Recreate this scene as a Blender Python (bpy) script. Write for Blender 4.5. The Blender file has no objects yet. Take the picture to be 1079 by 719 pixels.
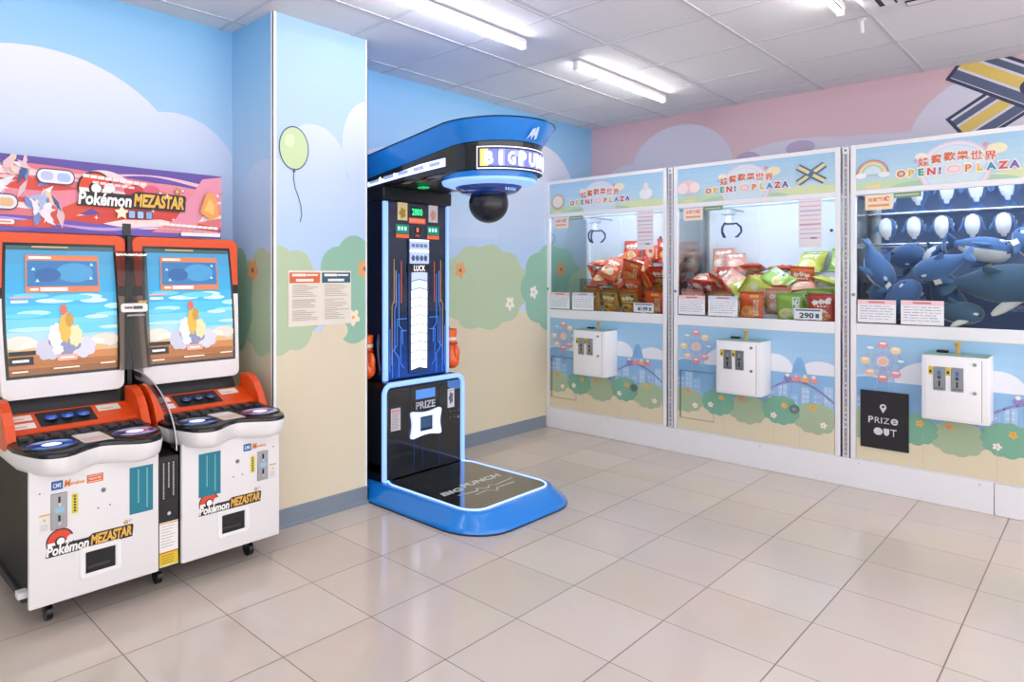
import bpy, bmesh, math, random
from mathutils import Vector, Matrix, Euler
from mathutils.geometry import tessellate_polygon
PI = math.pi
scene = bpy.context.scene
col = scene.collection
random.seed(7)

# ------------------------------------------------------------------ materials
def lin(c):
    return c/12.92 if c <= .04045 else ((c+.055)/1.055)**2.4
def rgb(h):
    return tuple(lin(int(h[i:i+2], 16)/255) for i in (0, 2, 4)) + (1,)
_m = {}
def mat(h, rough=.5, metal=0, emit=0, coat=0, spec=.5, alpha=1, noise=0):
    k = (h, rough, metal, emit, coat, spec, alpha, noise)
    if k in _m: return _m[k]
    m = bpy.data.materials.new('paint_' + h); m.use_nodes = True
    nt = m.node_tree; b = nt.nodes['Principled BSDF']
    b.inputs['Base Color'].default_value = rgb(h)
    b.inputs['Roughness'].default_value = rough
    b.inputs['Metallic'].default_value = metal
    b.inputs['Specular IOR Level'].default_value = spec
    b.inputs['Coat Weight'].default_value = coat
    b.inputs['Coat Roughness'].default_value = .08
    b.inputs['Alpha'].default_value = alpha
    if emit:
        b.inputs['Emission Color'].default_value = rgb(h)
        b.inputs['Emission Strength'].default_value = emit
    if noise:
        t = nt.nodes.new('ShaderNodeTexCoord'); n = nt.nodes.new('ShaderNodeTexNoise')
        n.inputs['Scale'].default_value = noise; n.inputs['Detail'].default_value = 4
        bp = nt.nodes.new('ShaderNodeBump'); bp.inputs['Strength'].default_value = .35; bp.inputs['Distance'].default_value = .004
        nt.links.new(t.outputs['Object'], n.inputs['Vector']); nt.links.new(n.outputs['Fac'], bp.inputs['Height'])
        nt.links.new(bp.outputs['Normal'], b.inputs['Normal'])
    _m[k] = m
    return m
def glass_mat(name, tint, gloss_mul=1.0, rough=.01):
    m = bpy.data.materials.new(name); m.use_nodes = True
    nt = m.node_tree; nt.nodes.clear()
    o = nt.nodes.new('ShaderNodeOutputMaterial'); t = nt.nodes.new('ShaderNodeBsdfTransparent'); g = nt.nodes.new('ShaderNodeBsdfGlossy')
    t.inputs[0].default_value = rgb(tint); g.inputs['Roughness'].default_value = rough
    f = nt.nodes.new('ShaderNodeFresnel'); f.inputs[0].default_value = 1.45
    mu = nt.nodes.new('ShaderNodeMath'); mu.operation = 'MULTIPLY'; mu.inputs[1].default_value = gloss_mul
    mx = nt.nodes.new('ShaderNodeMixShader'); L = nt.links.new
    L(f.outputs[0], mu.inputs[0]); L(mu.outputs[0], mx.inputs[0]); L(t.outputs[0], mx.inputs[1]); L(g.outputs[0], mx.inputs[2]); L(mx.outputs[0], o.inputs[0])
    return m
def ramp_mat(name, stops, rough=.6, axis='Z', lo=0, hi=1, emit=0):
    """printed colour gradient along one object axis (part of the artwork)"""
    m = bpy.data.materials.new(name); m.use_nodes = True
    nt = m.node_tree; b = nt.nodes['Principled BSDF']; L = nt.links.new
    t = nt.nodes.new('ShaderNodeTexCoord'); s = nt.nodes.new('ShaderNodeSeparateXYZ'); r = nt.nodes.new('ShaderNodeMapRange')
    c = nt.nodes.new('ShaderNodeValToRGB')
    L(t.outputs['Object'], s.inputs[0]); L(s.outputs[axis], r.inputs['Value'])
    r.inputs['From Min'].default_value = lo; r.inputs['From Max'].default_value = hi
    L(r.outputs['Result'], c.inputs[0]); L(c.outputs[0], b.inputs['Base Color'])
    if emit:
        L(c.outputs[0], b.inputs['Emission Color']); b.inputs['Emission Strength'].default_value = emit
    e = c.color_ramp.elements
    e[0].position = stops[0][0]; e[0].color = rgb(stops[0][1]); e[1].position = stops[-1][0]; e[1].color = rgb(stops[-1][1])
    for p_, h in stops[1:-1]:
        x = e.new(p_); x.color = rgb(h)
    b.inputs['Roughness'].default_value = rough
    return m

# ------------------------------------------------------------------ 2D shapes
def ell(cx, cy, rx, ry=None, n=28, a0=0, a1=2*PI):
    ry = rx if ry is None else ry
    full = abs(a1-a0-2*PI) < 1e-6
    k = n if full else n+1
    return [(cx+rx*math.cos(a0+(a1-a0)*i/n), cy+ry*math.sin(a0+(a1-a0)*i/n)) for i in range(k)]
def rr(x0, y0, x1, y1, r=0, n=6):
    if r <= 0: return [(x0, y0), (x1, y0), (x1, y1), (x0, y1)]
    o = []
    for cx, cy, a in ((x1-r, y0+r, -PI/2), (x1-r, y1-r, 0), (x0+r, y1-r, PI/2), (x0+r, y0+r, PI)):
        o += [(cx+r*math.cos(a+PI/2*i/n), cy+r*math.sin(a+PI/2*i/n)) for i in range(n+1)]
    return o
def blob(cx, cy, rx, ry, k=9, amp=.07, n=72, ph=0.0):
    o = []
    for i in range(n):
        a = 2*PI*i/n
        f = 1-amp+2*amp*abs(math.sin(k*a/2+ph))
        o.append((cx+rx*f*math.cos(a), cy+ry*f*math.sin(a)))
    return o
def flower(cx, cy, r, k=5, n=60, ph=.3):
    return [(cx+r*(.55+.45*abs(math.cos(k*(2*PI*i/n)/2+ph)))*math.cos(2*PI*i/n), cy+r*(.55+.45*abs(math.cos(k*(2*PI*i/n)/2+ph)))*math.sin(2*PI*i/n)) for i in range(n)]
def band(cx, cy, r0, r1, a0=0, a1=PI, n=28):
    return ell(cx, cy, r1, r1, n, a0, a1) + ell(cx, cy, r0, r0, n, a1, a0)
def star(cx, cy, r, r2=None, k=5, ph=PI/2):
    r2 = r2 or r*.42
    return [(cx+(r if i % 2 == 0 else r2)*math.cos(ph+PI*i/k), cy+(r if i % 2 == 0 else r2)*math.sin(ph+PI*i/k)) for i in range(2*k)]
def area2(p):
    return sum(p[i][0]*p[(i+1) % len(p)][1]-p[(i+1) % len(p)][0]*p[i][1] for i in range(len(p)))
def clip(poly, box):
    x0, y0, x1, y1 = box
    for ax, v, s in ((0, x0, 1), (0, x1, -1), (1, y0, 1), (1, y1, -1)):
        if not poly: return []
        out = []
        for i in range(len(poly)):
            a, b = poly[i-1], poly[i]
            da, db = (a[ax]-v)*s, (b[ax]-v)*s
            if (da >= 0) != (db >= 0):
                t = da/(da-db); out.append((a[0]+(b[0]-a[0])*t, a[1]+(b[1]-a[1])*t))
            if db >= 0: out.append(b)
        poly = out
    return poly
_tx = {}
def glyphs(s, bold=0.0):
    k = (s, bold)
    if k not in _tx:
        c = bpy.data.curves.new('lettering', 'FONT'); c.body = s; c.offset = bold; c.resolution_u = 3
        o = bpy.data.objects.new('lettering', c); col.objects.link(o)
        dg = bpy.context.evaluated_depsgraph_get(); e = o.evaluated_get(dg); m = e.to_mesh()
        v = [(p.co.x, p.co.y) for p in m.vertices]; f = [tuple(p.vertices) for p in m.polygons]
        e.to_mesh_clear(); bpy.data.objects.remove(o); bpy.data.curves.remove(c)
        xs = [p[0] for p in v]; ys = [p[1] for p in v]
        _tx[k] = (v, f, (min(xs), min(ys), max(xs), max(ys)))
    return _tx[k]

# ------------------------------------------------------------------ mesh builder
class MB:
    """collects geometry, builds ONE mesh object"""
    def __init__(s):
        s.v = []; s.f = []; s.fm = []; s.fs = []; s.mats = []; s.layer = 0
        s.map = None; s.box2 = None; s.step = .0002; s.T = None
    def mi(s, m):
        if m not in s.mats: s.mats.append(m)
        return s.mats.index(m)
    def raw(s, vs, fs, m, smooth=False):
        b = len(s.v)
        for p_ in vs:
            p_ = Vector(p_)
            s.v.append(s.T @ p_ if s.T else p_)
        i = s.mi(m)
        for f in fs:
            s.f.append(tuple(b+k for k in f)); s.fm.append(i); s.fs.append(smooth)
        return s
    def cube(s, x0, y0, z0, x1, y1, z1, m, bev=0, seg=2):
        bm = bmesh.new(); bmesh.ops.create_cube(bm, size=1)
        for v in bm.verts:
            v.co = Vector(((x0+x1)/2+v.co.x*(x1-x0), (y0+y1)/2+v.co.y*(y1-y0), (z0+z1)/2+v.co.z*(z1-z0)))
        if bev:
            bmesh.ops.bevel(bm, geom=bm.edges[:], offset=bev, segments=seg, profile=.5, affect='EDGES')
        s.bm(bm, m, smooth=bool(bev))
        return s
    def bm(s, bm, m, smooth=False):
        bm.verts.index_update()
        s.raw([v.co.copy() for v in bm.verts], [[v.index for v in f.verts] for f in bm.faces], m, smooth); bm.free()
        return s
    def prism(s, poly, f0, f1, m, smooth=False, cap=True):
        """poly: 2D outline; f0/f1 map (a,b) to a 3D point at either end"""
        if area2(poly) < 0: poly = poly[::-1]
        n = len(poly)
        vs = [f0(*p_) for p_ in poly]+[f1(*p_) for p_ in poly]
        fs = [(i, (i+1) % n, n+(i+1) % n, n+i) for i in range(n)]
        s.raw(vs, fs, m, smooth)
        if cap:
            tr = tessellate_polygon([[Vector((a, b, 0)) for a, b in poly]])
            s.raw([f0(*p_) for p_ in poly], [t[::-1] for t in tr], m); s.raw([f1(*p_) for p_ in poly], tr, m)
        return s
    def zprism(s, poly, z0, z1, m, smooth=False):
        return s.prism(poly, lambda a, b: (a, b, z0), lambda a, b: (a, b, z1), m, smooth)
    def yprism(s, poly, y0, y1, m, smooth=False):
        return s.prism(poly, lambda a, b: (a, y0, b), lambda a, b: (a, y1, b), m, smooth)
    def xprism(s, poly, x0, x1, m, smooth=False):
        return s.prism(poly, lambda a, b: (x0, a, b), lambda a, b: (x1, a, b), m, smooth)
    def cyl(s, p0, p1, r0, m, r1=None, n=20, cap=True):
        p0, p1 = Vector(p0), Vector(p1); r1 = r0 if r1 is None else r1
        q = (p1-p0).to_track_quat('Z', 'Y')
        vs = [p0+q @ Vector((r0*math.cos(2*PI*i/n), r0*math.sin(2*PI*i/n), 0)) for i in range(n)]
        vs += [p1+q @ Vector((r1*math.cos(2*PI*i/n), r1*math.sin(2*PI*i/n), 0)) for i in range(n)]
        s.raw(vs, [(i, (i+1) % n, n+(i+1) % n, n+i) for i in range(n)], m, True)
        if cap:
            s.raw(vs[:n], [tuple(range(n))[::-1]], m); s.raw(vs[n:], [tuple(range(n))], m)
        return s
    def tube(s, pts, r, m, n=8, closed=False):
        pts = [Vector(p_) for p_ in pts]; N = len(pts); rings = []
        up = Vector((0, 0, 1)); prev = None
        for i in range(N):
            a = pts[(i-1) % N] if (closed or i) else pts[0]
            b = pts[(i+1) % N] if (closed or i < N-1) else pts[-1]
            t = (b-a).normalized()
            if prev is None:
                ref = up if abs(t.z) < .9 else Vector((1, 0, 0))
                x = t.cross(ref).normalized()
            else:
                x = (prev-t*prev.dot(t)).normalized()
            prev = x; y = t.cross(x)
            rad = r[i] if isinstance(r, (list, tuple)) else r
            rings.append([pts[i]+x*rad*math.cos(2*PI*k/n)+y*rad*math.sin(2*PI*k/n) for k in range(n)])
        vs = [p_ for R_ in rings for p_ in R_]; fs = []
        for i in range(N if closed else N-1):
            j = (i+1) % N
            fs += [(i*n+k, i*n+(k+1) % n, j*n+(k+1) % n, j*n+k) for k in range(n)]
        if not closed: fs += [tuple(range(n))[::-1], tuple((N-1)*n+k for k in range(n))]
        s.raw(vs, fs, m, True)
        return s
    def lathe(s, prof, c, m, n=32):
        """prof: (r,z) from bottom to top"""
        vs = [(c[0]+r*math.cos(2*PI*i/n), c[1]+r*math.sin(2*PI*i/n), c[2]+z) for r, z in prof for i in range(n)]
        fs = [(j*n+i, j*n+(i+1) % n, (j+1)*n+(i+1) % n, (j+1)*n+i) for j in range(len(prof)-1) for i in range(n)]
        s.raw(vs, fs, m, True); return s
    def loft(s, loops, m, smooth=True, closed=True, capa=False, capb=False):
        n = len(loops[0]); vs = [p_ for l in loops for p_ in l]; fs = []
        for j in range(len(loops)-1):
            for i in range(n if closed else n-1):
                fs.append((j*n+i, j*n+(i+1) % n, (j+1)*n+(i+1) % n, (j+1)*n+i))
        s.raw(vs, fs, m, smooth)
        if capa: s.raw(loops[0], [tuple(range(n))[::-1]], m)
        if capb: s.raw(loops[-1], [tuple(range(n))], m)
        return s
    def sphere(s, c, r, m, seg=24, rings=14, sc=(1, 1, 1)):
        bm = bmesh.new(); bmesh.ops.create_uvsphere(bm, u_segments=seg, v_segments=rings, radius=r)
        for v in bm.verts: v.co = Vector((v.co.x*sc[0]+c[0], v.co.y*sc[1]+c[1], v.co.z*sc[2]+c[2]))
        return s.bm(bm, m, True)
    # ---- flat printed artwork
    def sheet(s, mapf, box2=None, step=.0002, start=1):
        s.map = mapf; s.box2 = box2; s.step = step; s.layer = start
        return s
    def art(s, poly, m, keep=False):
        if isinstance(m, str): m = mat(m)
        if s.box2: poly = clip(poly, s.box2)
        q = []
        for p_ in poly:
            if not q or (abs(p_[0]-q[-1][0])+abs(p_[1]-q[-1][1])) > 1e-6: q.append(p_)
        if len(q) > 1 and abs(q[0][0]-q[-1][0])+abs(q[0][1]-q[-1][1]) < 1e-6: q.pop()
        if len(q) < 3: return s
        if area2(q) < 0: q = q[::-1]
        d = s.layer*s.step
        tr = tessellate_polygon([[Vector((a, b, 0)) for a, b in q]])
        s.raw([s.map(a, b, d) for a, b in q], tr, m)
        if not keep: s.layer += 1
        return s
    def line(s, pts, w, m, closed=False):
        pts = list(pts)
        if closed: pts = pts+[pts[0]]
        for a, b in zip(pts, pts[1:]):
            dx, dy = b[0]-a[0], b[1]-a[1]; L = math.hypot(dx, dy) or 1
            ex, ey = dx/L*w*.3, dy/L*w*.3; nx, ny = -dy/L*w/2, dx/L*w/2
            s.art([(a[0]-ex-nx, a[1]-ey-ny), (b[0]+ex-nx, b[1]+ey-ny), (b[0]+ex+nx, b[1]+ey+ny), (a[0]-ex+nx, a[1]-ey+ny)], m, keep=True)
        s.layer += 1
        return s
    def text(s, t, x, y, h, m, w=None, bold=0.0, rot=0, align='c', shear=0, slope=0):
        """text with ink box centred on (x,y): ink height h, optional width w"""
        if isinstance(m, str): m = mat(m)
        v, f, (x0, y0, x1, y1) = glyphs(t, bold)
        k = h/(y1-y0); kx = w/(x1-x0) if w else k
        ox = (x0+x1)/2 if align == 'c' else (x0 if align == 'l' else x1)
        d = s.layer*s.step; c, sn = math.cos(rot), math.sin(rot); out = []
        for a, b in v:
            a, b = (a-ox)*kx, (b-(y0+y1)/2)*k
            a += b*shear; b += a*slope
            out.append(s.map(x+a*c-b*sn, y+a*sn+b*c, d))
        s.raw(out, f, m); s.layer += 1
        return s
    def ramp(s, x0, y0, x1, y1, h0, h1, n=8, vert=True, **kw):
        """printed gradient as n strips from h0 (bottom/left) to h1"""
        a, b = [int(h0[i:i+2], 16) for i in (0, 2, 4)], [int(h1[i:i+2], 16) for i in (0, 2, 4)]
        for i in range(n):
            t = i/(n-1); h = '%02X%02X%02X' % tuple(int(round(p_+(q-p_)*t)) for p_, q in zip(a, b))
            m = mat(h, **kw)
            if vert: s.art(rr(x0, y0+(y1-y0)*i/n, x1, y0+(y1-y0)*(i+1)/n), m, keep=True)
            else: s.art(rr(x0+(x1-x0)*i/n, y0, x0+(x1-x0)*(i+1)/n, y1), m, keep=True)
        s.layer += 1
        return s
    def build(s, name, parent=None, loc=None, rot=None):
        me = bpy.data.meshes.new(name); me.from_pydata([tuple(v) for v in s.v], [], s.f)
        for m in s.mats: me.materials.append(m)
        me.polygons.foreach_set('material_index', s.fm); me.polygons.foreach_set('use_smooth', s.fs)
        me.update()
        if any(s.fs):
            try: me.set_sharp_from_angle(angle=math.radians(40))
            except Exception: pass
        o = bpy.data.objects.new(name, me); col.objects.link(o)
        if parent: o.parent = parent
        if loc: o.location = loc
        if rot: o.rotation_euler = rot
        return o
def tag(o, label=None, cat=None, group=None, kind=None):
    if label: o['label'] = label
    if cat: o['category'] = cat
    if group: o['group'] = group
    if kind: o['kind'] = kind
    return o
def thing(name, loc, rz, label, cat, group=None):
    o = bpy.data.objects.new(name, None); o.empty_display_size = .1; col.objects.link(o)
    o.location = loc; o.rotation_euler = (0, 0, rz)
    return tag(o, label, cat, group)
def kids(o): return [c for c in bpy.data.objects if c.parent == o]
def copy_tree(o, parent=None):
    c = o.copy(); col.objects.link(c); c.parent = parent
    for ch in kids(o): copy_tree(ch, c)
    return c
front = lambda u, v, d: (u, -d, v)             # artwork on a face that looks along -y
WHITE = mat('E9E9EE', .35); DARK = mat('15171C', .35); BLACK = mat('08090B', .3); CHROME = mat('C8CCD2', .22, 1)

# ================================================================== THE ROOM
XR, YB, ZC = 5.63, 3.46, 2.712          # right wall, back wall, ceiling
CX0, CX1, CY = 1.87, 2.50, 3.03         # pillar
XL, YF = -2.4, -3.2

def floor_mat():
    m = bpy.data.materials.new('polished_tile'); m.use_nodes = True
    nt = m.node_tree; b = nt.nodes['Principled BSDF']; L = nt.links.new
    t = nt.nodes.new('ShaderNodeTexCoord'); s = nt.nodes.new('ShaderNodeSeparateXYZ'); L(t.outputs['Object'], s.inputs[0])
    def M(op, a, v=None, v2=None):
        n = nt.nodes.new('ShaderNodeMath'); n.operation = op
        if isinstance(a, (int, float)): n.inputs[0].default_value = a
        else: L(a, n.inputs[0])
        if v is not None:
            if isinstance(v, (int, float)): n.inputs[1].default_value = v
            else: L(v, n.inputs[1])
        return n.outputs[0]
    def edge(out, off):
        f = M('FRACT', M('DIVIDE', M('SUBTRACT', out, off), .4))
        return M('MULTIPLY', M('MINIMUM', f, M('SUBTRACT', 1.0, f)), .4)
    ex, ey = edge(s.outputs['X'], .880-8), edge(s.outputs['Y'], 1.2077-8)
    d = M('MINIMUM', ex, ey); g = M('LESS_THAN', d, .0022)
    # a slightly different tone on every tile
    ix = M('FLOOR', M('DIVIDE', M('SUBTRACT', s.outputs['X'], .88-8), .4)); iy = M('FLOOR', M('DIVIDE', M('SUBTRACT', s.outputs['Y'], 1.2077-8), .4))
    cb = nt.nodes.new('ShaderNodeCombineXYZ'); L(ix, cb.inputs[0]); L(iy, cb.inputs[1])
    wn = nt.nodes.new('ShaderNodeTexWhiteNoise'); wn.noise_dimensions = '3D'; L(cb.outputs[0], wn.inputs['Vector'])
    c1 = nt.nodes.new('ShaderNodeMix'); c1.data_type = 'RGBA'; c1.inputs['A'].default_value = rgb('D6C8BC'); c1.inputs['B'].default_value = rgb('DDD0C5')
    L(wn.outputs['Value'], c1.inputs['Factor'])
    ns = nt.nodes.new('ShaderNodeTexNoise'); ns.inputs['Scale'].default_value = 3; ns.inputs['Detail'].default_value = 6; L(t.outputs['Object'], ns.inputs['Vector'])
    c3 = nt.nodes.new('ShaderNodeMix'); c3.data_type = 'RGBA'; c3.blend_type = 'MULTIPLY'; c3.inputs['Factor'].default_value = .12
    L(c1.outputs['Result'], c3.inputs['A']); L(ns.outputs['Color'], c3.inputs['B'])
    c2 = nt.nodes.new('ShaderNodeMix'); c2.data_type = 'RGBA'; c2.inputs['B'].default_value = rgb('8B7B70')
    L(g, c2.inputs['Factor']); L(c3.outputs['Result'], c2.inputs['A']); L(c2.outputs['Result'], b.inputs['Base Color'])
    r = nt.nodes.new('ShaderNodeMapRange'); L(ns.outputs['Fac'], r.inputs['Value']); r.inputs['To Min'].default_value = .1; r.inputs['To Max'].default_value = .2
    r2 = M('ADD', r.outputs['Result'], M('MULTIPLY', g, .4)); L(r2, b.inputs['Roughness'])
    b.inputs['Specular IOR Level'].default_value = .6
    bp = nt.nodes.new('ShaderNodeBump'); bp.inputs['Strength'].default_value = .5; bp.inputs['Distance'].default_value = .002; bp.invert = True
    L(g, bp.inputs['Height']); L(bp.outputs['Normal'], b.inputs['Normal'])
    return m
b = MB(); b.cube(XL-.1, YF, -.08, XR+.1, YB+.1, 0, floor_mat())
tag(b.build('floor'), kind='structure')

# ceiling: lay-in tiles on a fine grid
b = MB(); cm = mat('E0E0E4', .9, noise=180); b.cube(XL-.1, YF, ZC, XR+.1, YB+.1, ZC+.08, cm)
tb = mat('CACAD0', .6)
x = 2.988-.6*9
while x < XR:
    b.cube(x-.009, YF, ZC-.004, x+.009, YB, ZC, tb); x += .6
y = 2.10-.6*8
while y < YB:
    b.cube(XL, y-.009, ZC-.0045, XR, y+.009, ZC, tb); y += .6
tag(b.build('ceiling'), kind='structure')

sky = ramp_mat('mural_sky', [(0, 'C9D8F0'), (.35, 'B9D2EE'), (.7, 'A0CAEC'), (1, '7DB9E6')], .55, 'Z', 1.3, 2.72)
sky2 = ramp_mat('mural_sky_pale', [(0, 'C3D2EE'), (.5, 'B6CFEA'), (1, 'A3C8E4')], .55, 'Z', 1.3, 2.72)
cloud = ramp_mat('mural_cloud', [(0, 'B4CEEE'), (.5, 'C8D7F0'), (1, 'E0E2F0')], .55, 'Z', 1.55, 2.45)
GND, GND2 = mat('DDD2B8', .6), mat('E3D8BE', .6)
LBUSH, TBUSH, DBUSH = mat('B4C8A8', .6), mat('8FBBA6', .6), mat('6FAF92', .6)
def flow(b, x, z, r, c, ph=.3, cc='8A5A3A'):
    b.art(flower(x, z, r, 5, ph=ph), c); b.art(ell(x, z, r*.22, n=10), cc)

# back wall
b = MB(); b.cube(XL-.1, YB, 0, XR, YB+.1, ZC, sky)
b.sheet(lambda u, v, d: (u, YB-d, v), (XL, 0, XR, ZC))
b.art(blob(.90, 1.70, .76, .70, 4, .0), cloud); b.art(ell(1.53, 1.80, .40, .40), cloud); b.art(ell(-.6, 1.9, .9, .55), cloud)
b.art(rr(XL, 1.40, 1.95, 1.75), cloud)
b.art(ell(4.80, 1.87, .60, .60), cloud); b.art(ell(3.1, 1.8, .5, .42), cloud); b.art(rr(2.4, 1.3, XR, 1.62), cloud)
b.art(rr(XL, 0, XR, 1.02), GND)
for x in (-1.6, -.5, .6): b.art(blob(x, 1.15, .62, .36, 11, .05), LBUSH)
b.art(blob(1.45, 1.15, .45, .42, 9, .05), TBUSH); b.art(blob(1.8, 1.2, .3, .3, 9, .05), LBUSH)
b.art(blob(3.15, 1.2, .5, .30, 9, .05), TBUSH); b.art(blob(4.08, 1.235, .54, .33, 11, .05), LBUSH)
b.art(blob(5.0, 1.22, .45, .37, 9, .05), TBUSH); b.art(blob(5.55, 1.1, .35, .30, 9, .05), LBUSH)
flow(b, 3.78, 1.367, .065, 'E3A36A'); flow(b, 4.384, 1.095, .06, 'F2EFEA', .9, 'E7B46A'); flow(b, 4.71, 1.183, .058, 'F2EFEA', .1, 'E7B46A')
flow(b, 5.12, 1.38, .075, 'E3A36A', .5)
tag(b.build('wall_back'), kind='structure')

# right wall (pink), artwork runs from the far corner towards the viewer
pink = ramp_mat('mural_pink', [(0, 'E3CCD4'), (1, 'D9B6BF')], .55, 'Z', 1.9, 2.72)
PC, PV = mat('D9D6E6', .6), mat('BDAFCF', .6)
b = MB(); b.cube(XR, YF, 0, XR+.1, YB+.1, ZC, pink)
b.sheet(lambda u, v, d: (XR-d, YB-u, v), (0, 0, YB-YF, ZC))
b.art(ell(.86, 2.24, .45, .385), PC); b.art(ell(.42, 2.2, .25, .14), PC)
b.art(blob(1.9, 2.16, .75, .20, 5, .08), PV if False else PC); b.art(ell(1.80, 2.30, .10, .055), PV); b.art(ell(1.42, 2.20, .12, .12), PV)
b.art(ell(2.38, 2.25, .14, .07), PV); b.art(ell(2.42, 2.2, .45, .12), PC); b.art(ell(3.02, 2.18, .56, .50), PC)
b.art(ell(4.2, 2.2, .8, .35), PC)
for sgn in (1, -1):
    c, s_ = math.cos(math.radians(34)), math.sin(math.radians(34))*sgn
    R2 = lambda p_: (3.09+p_[0]*c-p_[1]*s_, 2.50+p_[0]*s_+p_[1]*c)
    for y0, y1, h in ((-.125, .125, '39405E'), (-.105, .105, 'DAD9E6'), (-.10, -.045, '5A6480'), (-.03, .035, 'E2C36A'), (.05, .09, '5A6480')):
        b.art([R2(p_) for p_ in rr(-.42 if h == '39405E' else -.40, y0, .42 if h == '39405E' else .40, y1)], h)
b.art(ell(3.09, 2.50, .05), '39405E')
tag(b.build('wall_right'), kind='structure')
b = MB(); b.cube(XL-.1, .6, 0, XL, YB, ZC, mat('DDE3EA', .7)); tag(b.build('wall_left'), kind='structure')  # unseen side wall, stopped short to let more daylight onto the claw machines

# pillar clad in the same mural
b = MB(); b.cube(CX0, CY, 0, CX1, YB-.001, ZC, sky2)
b.sheet(lambda u, v, d: (u, CY-d, v), (CX0, 0, CX1, ZC))
b.art(ell(2.13, 1.93, .22, .23), cloud); b.art(ell(2.52, 2.08, .20, .27), cloud); b.art(ell(1.86, 1.75, .2, .2), cloud); b.art(rr(CX0, 1.3, CX1, 1.88), cloud)
b.art(rr(CX0, 0, CX1, 1.02), GND)
b.art(blob(1.93, 1.20, .26, .28, 9, .05), LBUSH); b.art(blob(2.44, 1.25, .30, .30, 9, .05), TBUSH)
b.art(ell(2.27, 1.02, .09, .06), GND)
flow(b, 2.485, 1.37, .06, 'E3A36A'); flow(b, 2.40, 1.09, .05, 'F2E3CB', .9, 'E7B46A')
# balloon on its string
NV = '4B5A86'
b.art(ell(1.997, 2.012, .095, .118), NV); b.art(ell(1.997, 2.012, .088, .111), 'C3D8A9'); b.art(ell(1.97, 2.05, .03, .035), 'D3E4BD')
b.art([(1.985, 1.885), (2.009, 1.885), (1.997, 1.905)], NV)
b.line([(1.997, 1.888), (1.993, 1.85), (2.003, 1.80), (2.022, 1.76), (2.04, 1.71), (2.046, 1.66), (2.035, 1.62)], .005, NV)
b.sheet(lambda u, v, d: (CX0-d, YB-u, v), (0, 0, YB-CY, ZC)); sky3 = sky
b.art(rr(0, 1.02, .43, ZC), sky)
b.art(ell(.34, 1.75, .24, .20), cloud); b.art(rr(.02, 1.3, .43, 1.72), cloud)
b.art(rr(0, 0, .43, 1.02), GND); b.art(blob(.34, 1.19, .26, .28, 9, .05), LBUSH); b.art(blob(.02, 1.2, .2, .3, 9, .05), TBUSH)
flow(b, .225, 1.36, .06, 'E3A36A', .5)
tag(b.build('wall_pillar'), kind='structure')
b = MB(); wt = mat('EEF0F4', .4)
b.cube(CX0-.004, CY-.004, .1, CX0+.018, CY, ZC, wt); b.cube(CX0-.004, CY-.004, .1, CX0, CY+.018, ZC, wt)
tag(b.build('trim_1'), kind='structure')
b = MB(); b.cube(CX1-.010, CY-.004, .1, CX1+.004, CY, ZC, wt); b.cube(CX1, CY-.004, .1, CX1+.004, CY+.014, ZC, wt)
tag(b.build('trim_2'), kind='structure')

# grey skirting
SK = mat('7C8896', .5)
def skirt(name, pts, nx, ny):
    """profile swept on one straight run"""
    (x0, y0), (x1, y1) = pts
    b = MB(); pr = [(0, 0), (.016, 0), (.016, .012), (.008, .02), (.008, .095), (.004, .1), (0, .1)]
    l0 = [(x0+nx*a, y0+ny*a, z) for a, z in pr]; l1 = [(x1+nx*a, y1+ny*a, z) for a, z in pr]
    b.loft([l0, l1], SK, smooth=False, capa=True, capb=True)
    tag(b.build(name), kind='structure')
skirt('baseboard_back', [(CX1, YB), (XR-.75, YB)], 0, -1)
skirt('baseboard_left', [(XL, YB), (CX0, YB)], 0, -1)
skirt('baseboard_pillar', [(CX0-.008, CY), (CX1+.008, CY)], 0, -1)
skirt('baseboard_pillar_side', [(CX0, YB), (CX0, CY-.008)], -1, 0)
skirt('baseboard_pillar_right', [(CX1, CY-.008), (CX1, YB)], 1, 0)

# white plinth boards under the claw machines
XC = 4.905
for n, (y0, y1) in enumerate(((.472, 3.452), (-1.6, .469))):
    b = MB(); b.cube(XC-.012, y0, 0, XC, y1, .178, mat('EDEDF2', .45), .002, 1)
    for yy in [y0+.06+i*.58 for i in range(int((y1-y0)/.58)+1)]:
        b.cyl((XC-.012, yy, .155), (XC-.0135, yy, .155), .004, mat('A9A9B2', .3, .5), n=8)
    tag(b.build('trim_%d' % (n+3)), kind='structure')

# ------------------------------------------------------------------ ceiling fixtures
def tube_light(label, x0, y):
    t = thing('fluorescent_light', (x0, y, ZC-.005), 0, label, 'ceiling light', 'fluorescent battens on the ceiling')
    b = MB(); b.yprism([(0, -.006), (0, -.03), (.0, -.03), (1.2, -.03), (1.2, -.006)], -.02, .02, WHITE); b.cube(0, -.022, -.03, 1.2, .022, 0, WHITE, .006, 2); b.build('housing', t)
    for xx in (0, 1.2):
        b = MB(); b.cube(xx-.012, -.017, -.062, xx+.012, .017, -.004, mat('F0F0F2', .4), .006, 2); b.build('end_cap', t)
    b = MB(); b.cyl((.013, 0, -.045), (1.187, 0, -.045), .0135, mat('FFFBF8', .4, emit=TUBE), n=16); b.build('tube', t)
    return t
TUBE = 22
tube_light('lit white fluorescent batten above the boxing machine, cut by the top of the view', 1.95, 2.385)
tube_light('short-looking lit fluorescent batten wholly in view near the blue and pink corner', 3.70, 2.385)
tube_light('lit fluorescent batten with only its end showing beside the ceiling air conditioner', 2.70, .965)
k = 0
WORDS = ['above the card arcade cabinets', 'left of the camera above the open floor', 'over the camera, farther left', 'over the middle of the open floor', 'behind the camera on the right', 'behind the camera in the middle', 'behind the camera on the left', 'far behind the camera']
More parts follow.
